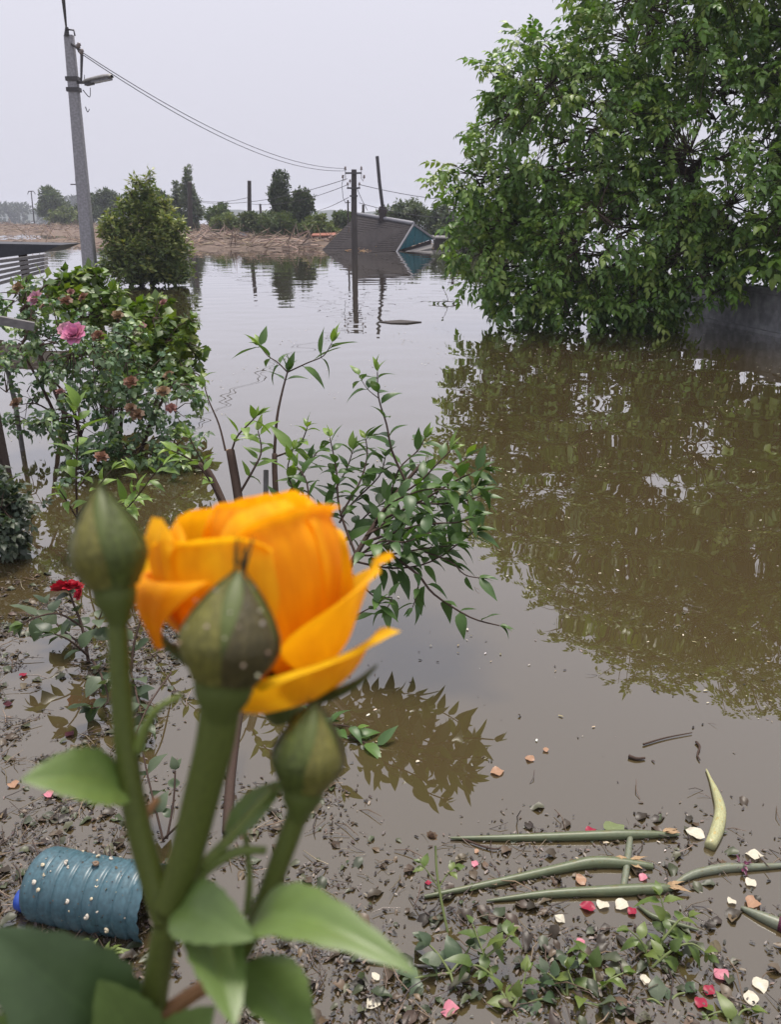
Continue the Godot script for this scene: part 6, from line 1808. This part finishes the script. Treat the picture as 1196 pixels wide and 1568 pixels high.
func build_yellow_rose() -> void:
	var o := thing("yellow_rose", "blurred yellow rose with three green buds close to the camera", "rose", Vector3(-0.0803, 1.1386, -0.1921))
	var at := o.position
	var stem_green := grainy(mat("rose stem", lin(0.095, 0.12, 0.022), 0.5, 0.4), 60.0)
	var light_green := grainy(mat("young rose stem", lin(0.17, 0.22, 0.05), 0.5, 0.4), 60.0)
	var ruddy := grainy(mat("ruddy rose stem", lin(0.26, 0.13, 0.05), 0.5, 0.4), 60.0)
	for q in [
		[[Vector3(-0.0824, 1.1296, -0.1942), Vector3(-0.0779, 1.1588, -0.1995), Vector3(-0.0735, 1.1791, -0.2016), Vector3(-0.0702, 1.1924, -0.2032)], [22.0, 21.0], stem_green],
		[[Vector3(-0.0719, 1.1867, -0.2022), Vector3(-0.0764, 1.2012, -0.2064), Vector3(-0.0808, 1.2203, -0.2112), Vector3(-0.0835, 1.2429, -0.2174), Vector3(-0.0845, 1.2633, -0.2227), Vector3(-0.085, 1.2843, -0.2282)], [21.0, 15.0], stem_green],
		[[Vector3(-0.071, 1.1904, -0.2025), Vector3(-0.0644, 1.2101, -0.2054), Vector3(-0.0587, 1.2301, -0.2085), Vector3(-0.0538, 1.2478, -0.2106), Vector3(-0.0512, 1.2616, -0.2125)], [24.0, 30.0], stem_green],
		[[Vector3(-0.0499, 1.1705, -0.2038), Vector3(-0.0427, 1.1846, -0.2068), Vector3(-0.036, 1.2022, -0.211), Vector3(-0.0311, 1.2155, -0.2138), Vector3(-0.0288, 1.2238, -0.2147)], [16.0, 17.0], stem_green],
		[[Vector3(-0.0495, 1.1677, -0.2081), Vector3(-0.0411, 1.1789, -0.2281), Vector3(-0.0351, 1.1912, -0.2454), Vector3(-0.0322, 1.2114, -0.257), Vector3(-0.0382, 1.2346, -0.2622)], [15.0, 16.0], stem_green],
		[[Vector3(-0.0798, 1.241, -0.2167), Vector3(-0.0767, 1.2489, -0.2174), Vector3(-0.0721, 1.2558, -0.2178), Vector3(-0.0645, 1.2602, -0.2183)], [9.0, 4.0], light_green],
		[[Vector3(-0.0689, 1.1924, -0.2032), Vector3(-0.0608, 1.2, -0.2092), Vector3(-0.0508, 1.2037, -0.2137), Vector3(-0.0409, 1.2029, -0.2155)], [12.0, 6.0], light_green],
		[[Vector3(-0.0617, 1.2017, -0.2087), Vector3(-0.0498, 1.2107, -0.2163), Vector3(-0.0437, 1.2164, -0.2205), Vector3(-0.039, 1.2205, -0.2241)], [9.0, 7.0], light_green],
		[[Vector3(-0.077, 1.1507, -0.1965), Vector3(-0.0675, 1.1533, -0.2028), Vector3(-0.0565, 1.1561, -0.2092), Vector3(-0.0513, 1.1624, -0.2115)], [13.0, 12.0], ruddy],
		[[Vector3(-0.0477, 1.1814, -0.2099), Vector3(-0.0472, 1.1921, -0.2159), Vector3(-0.0493, 1.2061, -0.2231)], [7.0, 4.0], light_green],
		[[Vector3(-0.0794, 1.2174, -0.2102), Vector3(-0.0764, 1.2218, -0.2139), Vector3(-0.0746, 1.2237, -0.2157)], [8.0, 5.0], ruddy],
	]:
		var pts := []
		for p in q[0]:
			pts.append(p - at)
		pts = smooth_path(pts, 5)
		var b := Builder.new()
		b.tube(pts, taper(pts.size(), q[1][0] * 0.00021, q[1][1] * 0.00021), 12)
		part("stem", b.mesh(), q[2], o)

	# buds
	var green_a := leafy("sepal", 0.5, 0.35, 0.4)
	green_a.albedo_color = lin(0.085, 0.11, 0.022)
	green_a.heightmap_enabled = true
	green_a.heightmap_texture = grain_tex
	green_a.heightmap_scale = 0.15
	green_a.albedo_texture = blotch_tex
	var green_b: StandardMaterial3D = green_a.duplicate()
	green_b.albedo_color = lin(0.17, 0.16, 0.035)
	var green_c: StandardMaterial3D = green_a.duplicate()
	green_c.albedo_color = lin(0.085, 0.07, 0.025)
	var body := grainy(mat("bud skin", lin(0.085, 0.11, 0.022), 0.5, 0.4), 90.0)
	bud(o, Vector3(-0.0848, 1.2843, -0.2282) - at, Vector3(-0.0903, 1.3192, -0.2409) - at, 0.0216, [green_a, green_a, green_b, green_a, green_b], body, 1, 0.1)
	bud(o, Vector3(-0.051, 1.2609, -0.2111) - at, Vector3(-0.0455, 1.2981, -0.2247) - at, 0.0292, [green_c, green_a, green_a, green_b, green_c], body, 2, 0.27)
	bud(o, Vector3(-0.0288, 1.2218, -0.2139) - at, Vector3(-0.0242, 1.2519, -0.2249) - at, 0.0222, [green_a, green_c, green_a, green_b, green_c], body, 3, 0.05)

	# pale aphids and specks on the middle bud
	rng.seed = 5
	var drop := Builder.new()
	drop.lathe([Vector2(0.0, -0.5), Vector2(0.4, -0.25), Vector2(0.5, 0.1), Vector2(0.25, 0.4), Vector2(0.0, 0.5)], 8)
	var specks := []
	var speck_c := []
	for p in [Vector3(-0.0371, 1.2939, -0.2093), Vector3(-0.0366, 1.2899, -0.209), Vector3(-0.0464, 1.2884, -0.2031), Vector3(-0.0611, 1.2837, -0.2088), Vector3(-0.0561, 1.2952, -0.213), Vector3(-0.0504, 1.2978, -0.214), Vector3(-0.0584, 1.2891, -0.2086), Vector3(-0.0412, 1.2812, -0.2004), Vector3(-0.0352, 1.2816, -0.207), Vector3(-0.0517, 1.291, -0.2051), Vector3(-0.0397, 1.2983, -0.2152), Vector3(-0.0453, 1.2943, -0.2073), Vector3(-0.0379, 1.2759, -0.2038), Vector3(-0.0427, 1.291, -0.2051)]:
		specks.append(Transform3D(Basis(rvec(), rng.randf() * TAU).scaled_local(Vector3.ONE * rnd(0.0006, 0.0014)), p - at))
		speck_c.append(vary(pick([Color(0.36, 0.3, 0.24), Color(0.24, 0.17, 0.12), Color(0.4, 0.36, 0.28)])))
	many("aphid", drop.mesh(), M.straw, specks, speck_c, o)

	# the flower
	var foot := Vector3(-0.0426, 1.2394, -0.2608) - at
	var y := Vector3(-0.14, 0.96, -0.2).normalized()
	var x := y.cross(Vector3(0, 0, 1)).normalized()
	var flower := Node3D.new()
	flower.name = "flower"
	o.add_child(flower)
	flower.transform = Transform3D(Basis(x, y, x.cross(y)), foot)
	flower.set_meta("label", "open yellow-orange bloom")
	var petal_mats := []
	var veins := Image.create_empty(128, 64, false, Image.FORMAT_RGB8)
	var vn := FastNoiseLite.new()
	vn.seed = 12
	vn.frequency = 0.11
	for py in 64:
		for px in 128:
			var k := 0.97 + 0.03 * vn.get_noise_2d(px * 2.2, py * 0.3) + 0.05 * vn.get_noise_2d(px * 0.4, py * 0.5 + 70.0)
			veins.set_pixel(px, py, Color(minf(k, 1.0), minf(k * k, 1.0), k))
	var vein_tex := ImageTexture.create_from_image(veins)
	for c in [Color(0.96, 0.54, 0.008), Color(0.95, 0.46, 0.007), Color(0.97, 0.61, 0.012)]:
		var m := mat("yellow petal", c.linear_to_srgb(), 0.55, 0.3)
		m.backlight_enabled = true
		m.backlight = Color(1.0, 0.97, 0.9)
		m.albedo_texture = vein_tex
		petal_mats.append(m)
	var d := PI / 180.0
	for q in [
		{"theta": 48 * d, "spread": 46 * d, "profile": [[5, 0], [22, 12], [29, 32], [30, 50], [27, 60], [29, 64]], "flare": 3.0, "round": 5.0, "ripple": 1.3, "m": 1},
		{"theta": -22 * d, "spread": 46 * d, "profile": [[5, 0], [24, 14], [32, 34], [32, 50], [30, 58], [33, 60]], "flare": 2.0, "round": 7.0, "ripple": 1.4, "m": 2},
		{"theta": 130 * d, "spread": 70 * d, "profile": [[5, 0], [22, 14], [29, 38], [27, 58], [22, 66]], "flare": 3.0, "round": 7.0, "m": 0},
		{"theta": 245 * d, "spread": 70 * d, "profile": [[5, 0], [22, 14], [29, 38], [27, 58], [22, 65]], "flare": 4.0, "round": 7.0, "m": 0},
		{"theta": 60 * d, "spread": 80 * d, "profile": [[4, 2], [18, 14], [23, 38], [20, 58], [15, 66]], "round": 5.0, "m": 2},
		{"theta": 190 * d, "spread": 85 * d, "profile": [[4, 2], [16, 14], [20, 38], [17, 58], [12, 67]], "round": 5.0, "m": 0},
		{"theta": 310 * d, "spread": 85 * d, "profile": [[3, 2], [12, 14], [16, 38], [13, 58], [9, 66]], "round": 4.0, "m": 1},
		{"theta": 100 * d, "spread": 100 * d, "profile": [[2, 2], [8, 14], [11, 38], [8, 57], [5, 64]], "round": 4.0, "m": 1},
		# the tab standing up at the left and the square one beyond it
		{"theta": -62 * d, "spread": 26 * d, "profile": [[8, 8], [26, 20], [34, 40], [35, 58], [31, 67]], "round": 9.0, "m": 2},
		{"theta": -98 * d, "spread": 17 * d, "profile": [[8, 8], [28, 20], [38, 36], [44, 50], [46, 58]], "round": 2.0, "flare": 2.0, "m": 2},
		# outer petals: pointed left, hanging left, pointed right, flared low right
		{"theta": -78 * d, "spread": 34 * d, "profile": [[8, 4], [26, 18], [36, 37], [44, 46], [51, 47]], "tip": 0.92, "round": 5.0, "flare": -4.0, "m": 2},
		{"theta": -48 * d, "spread": 38 * d, "profile": [[6, 0], [27, 22], [35, 45], [41, 46], [43, 37], [41, 25]], "tip": 0.9, "round": 0.0, "flare": -2.0, "m": 1},
		{"theta": 80 * d, "spread": 62 * d, "profile": [[6, 0], [26, 8], [35, 22], [41, 34], [45, 42]], "tip": 0.8, "round": 3.0, "flare": 5.0, "m": 0},
		{"theta": 46 * d, "spread": 60 * d, "profile": [[6, -2], [20, -4], [30, 1], [36, 9], [40, 15], [45, 15]], "tip": 0.35, "round": 2.0, "flare": 3.0, "m": 2},
		{"theta": 165 * d, "spread": 55 * d, "profile": [[6, 0], [24, 8], [34, 24], [38, 44], [42, 50]], "tip": 0.4, "round": 4.0, "m": 0},
	]:
		part("petal", petal_patch(q), petal_mats[q.m], flower)
	# its sepals bent outwards under the petals
	for q in [[[Vector3(-0.0372, 1.2415, -0.253), Vector3(-0.0268, 1.2414, -0.2456), Vector3(-0.0129, 1.2484, -0.2428), Vector3(-0.0045, 1.2551, -0.2452)], 12.0], [[Vector3(-0.0414, 1.2419, -0.2532), Vector3(-0.0563, 1.2489, -0.2483), Vector3(-0.0704, 1.2558, -0.2476), Vector3(-0.0819, 1.2641, -0.2517), Vector3(-0.0851, 1.2686, -0.2544)], 13.0], [[Vector3(-0.039, 1.2317, -0.2686), Vector3(-0.0326, 1.2267, -0.2775), Vector3(-0.0202, 1.2289, -0.2836)], 11.0], [[Vector3(-0.0415, 1.2322, -0.2688), Vector3(-0.0565, 1.2265, -0.2827), Vector3(-0.0679, 1.2312, -0.2897)], 11.0]]:
		var pts := []
		for p in q[0]:
			pts.append(p - at)
		pts = smooth_path(pts, 5)
		var b := Builder.new()
		b.tube(pts, taper(pts.size(), q[1] * 0.00024, 0.0003, 1.5), 8)
		part("sepal", b.mesh(), green_a, flower).transform = flower.transform.affine_inverse()
	var hip := Builder.new()
	hip.lathe([Vector2(0.0035, -0.016), Vector2(0.006, -0.012), Vector2(0.0085, -0.006), Vector2(0.009, 0.0), Vector2(0.006, 0.004)], 16)
	part("hip", hip.mesh(), body, flower)

	# leaves
	var la := leafy("rose leaf", 0.42, 0.6, 0.5)
	la.albedo_color = lin(0.09, 0.15, 0.05)
	var lb: StandardMaterial3D = la.duplicate()
	lb.albedo_color = lin(0.13, 0.2, 0.055)
	var lc: StandardMaterial3D = la.duplicate()
	lc.albedo_color = lin(0.08, 0.13, 0.06)
	var toward := Vector3(0, 0.75, 0.65)
	rose_leaf(o, Vector3(-0.0825, 1.2271, -0.2137) - at, Vector3(-0.1064, 1.2472, -0.1945) - at, Vector3(0.1, 0.9, 0.35), 0.02, 0.1, 0.5, lb)
	rose_leaf(o, Vector3(-0.054, 1.2077, -0.2152) - at, Vector3(-0.0351, 1.2212, -0.2276) - at, Vector3(-0.4, 0.7, 0.6), 0.011, 0.05, 0.5, lb)
	rose_leaf(o, Vector3(-0.0685, 1.1924, -0.2032) - at, Vector3(-0.0386, 1.2041, -0.1788) - at, Vector3(-0.2, 0.9, 0.5), 0.018, 0.14, 0.3, lb)
	rose_leaf(o, Vector3(-0.0622, 1.1895, -0.2022) - at, Vector3(-0.0427, 1.1897, -0.1629) - at, Vector3(0.5, 0.4, 0.8), 0.017, 0.06, 0.4, lb)
	rose_leaf(o, Vector3(-0.0486, 1.1689, -0.2032) - at, Vector3(0.0082, 1.2076, -0.164) - at, Vector3(0.05, 1.0, 0.25), 0.019, 0.27, 0.5, lb)
	rose_leaf(o, Vector3(-0.0486, 1.1679, -0.2028) - at, Vector3(-0.0215, 1.1855, -0.1613) - at, Vector3(0.3, 0.8, 0.5), 0.021, 0.06, 0.3, lb)
	rose_leaf(o, Vector3(-0.0856, 1.1426, -0.1936) - at, Vector3(-0.1182, 1.2035, -0.1839) - at, Vector3(0.35, 0.6, 0.7), 0.034, 0.06, 0.25, lc)
	rose_leaf(o, Vector3(-0.0803, 1.1345, -0.1907) - at, Vector3(-0.0893, 1.1804, -0.1861) - at, Vector3(0.3, 0.7, 0.6), 0.022, 0.05, 0.25, lb)
	rose_leaf(o, Vector3(-0.0964, 1.1305, -0.1892) - at, Vector3(-0.1201, 1.1784, -0.1747) - at, Vector3(0.2, 0.8, 0.5), 0.024, 0.08, 0.25, lb)
	rose_leaf(o, Vector3(-0.0749, 1.1345, -0.1907) - at, Vector3(-0.0534, 1.1729, -0.1833) - at, Vector3(0.0, 0.8, 0.6), 0.018, 0.05, 0.25, lb)


func build_bird() -> void:
	var b := Builder.new()
	b.tube([Vector3(-0.1, 0, 0), Vector3(0, 0.01, 0), Vector3(0.12, 0.0, 0)], [0.008, 0.03, 0.006], 6)
	for s in [-1.0, 1.0]:
		b.blade(Transform3D(frame(Vector3(0.2, 0.5, s)), Vector3(0, 0.01, 0)), 0.2, 0.07, 0.1, 0.3, 4)
	single("bird", b.mesh(), M.cable, "tiny dark bird flying in the pale sky", "bird", Vector3(2.4, 9.0, -33.0))


# ---------------------------------------------------------------- scene

func _ready() -> void:
	# camera: a phone held upright at eye height over the bank, focused past the rose
	var cam := Camera3D.new()
	cam.name = "Camera"
	add_child(cam)
	var lens := CameraAttributesPhysical.new()
	lens.frustum_focal_length = 12.0 / tan(deg_to_rad(32.0))
	lens.frustum_focus_distance = 3.4
	lens.exposure_aperture = 8.0
	lens.frustum_near = 0.05
	lens.frustum_far = 2000.0
	cam.attributes = lens
	cam.fov = 64.0
	cam.near = 0.05
	cam.far = 2000.0
	cam.position = Vector3(0, 1.4, 0)
	cam.rotation_degrees = Vector3(-20.0137, 0, 0)
	cam.current = true

	var env := Environment.new()
	env.background_mode = Environment.BG_SKY
	var sky := ProceduralSkyMaterial.new()
	sky.sky_top_color = lin(0.555, 0.56, 0.62)
	sky.sky_horizon_color = lin(0.226, 0.224, 0.254)
	sky.sky_curve = 1.35   # overcast: brighter towards the zenith
	sky.ground_bottom_color = Color8(120, 112, 100)
	sky.ground_horizon_color = Color8(200, 196, 198)
	sky.sun_angle_max = 1.0
	env.sky = Sky.new()
	env.sky.sky_material = sky
	env.tonemap_mode = Environment.TONE_MAPPER_LINEAR
	env.tonemap_exposure = 3.0
	env.background_energy_multiplier = 1.0
	env.sdfgi_enabled = true
	env.ssao_enabled = true
	env.ssil_enabled = true
	env.fog_enabled = true
	env.fog_density = 0.001
	env.fog_light_color = Color8(214, 218, 230)
	var world := WorldEnvironment.new()
	world.name = "World"
	world.environment = env
	add_child(world)

	# a veiled sun, high and ahead
	var sun := DirectionalLight3D.new()
	sun.name = "Sun"
	sun.light_energy = 0.5
	sun.light_angular_distance = 20.0
	sun.light_color = Color(1.0, 0.965, 0.92)
	sun.shadow_enabled = true
	sun.sky_mode = DirectionalLight3D.SKY_MODE_LIGHT_ONLY
	add_child(sun)
	var az := deg_to_rad(SUN_AZIMUTH)
	var el := deg_to_rad(SUN_ELEVATION)
	sun.look_at_from_position(Vector3(sin(az) * cos(el), sin(el), -cos(az) * cos(el)) * 50.0, Vector3.ZERO)

	make_materials()
	M.wet_dark = mat("dark wet flower", lin(0.12, 0.02, 0.06), 0.4, 0.5)
	build_setting()
	build_far()
	build_middle()
	build_garden()
	build_shore()
	build_yellow_rose()
	build_bird()
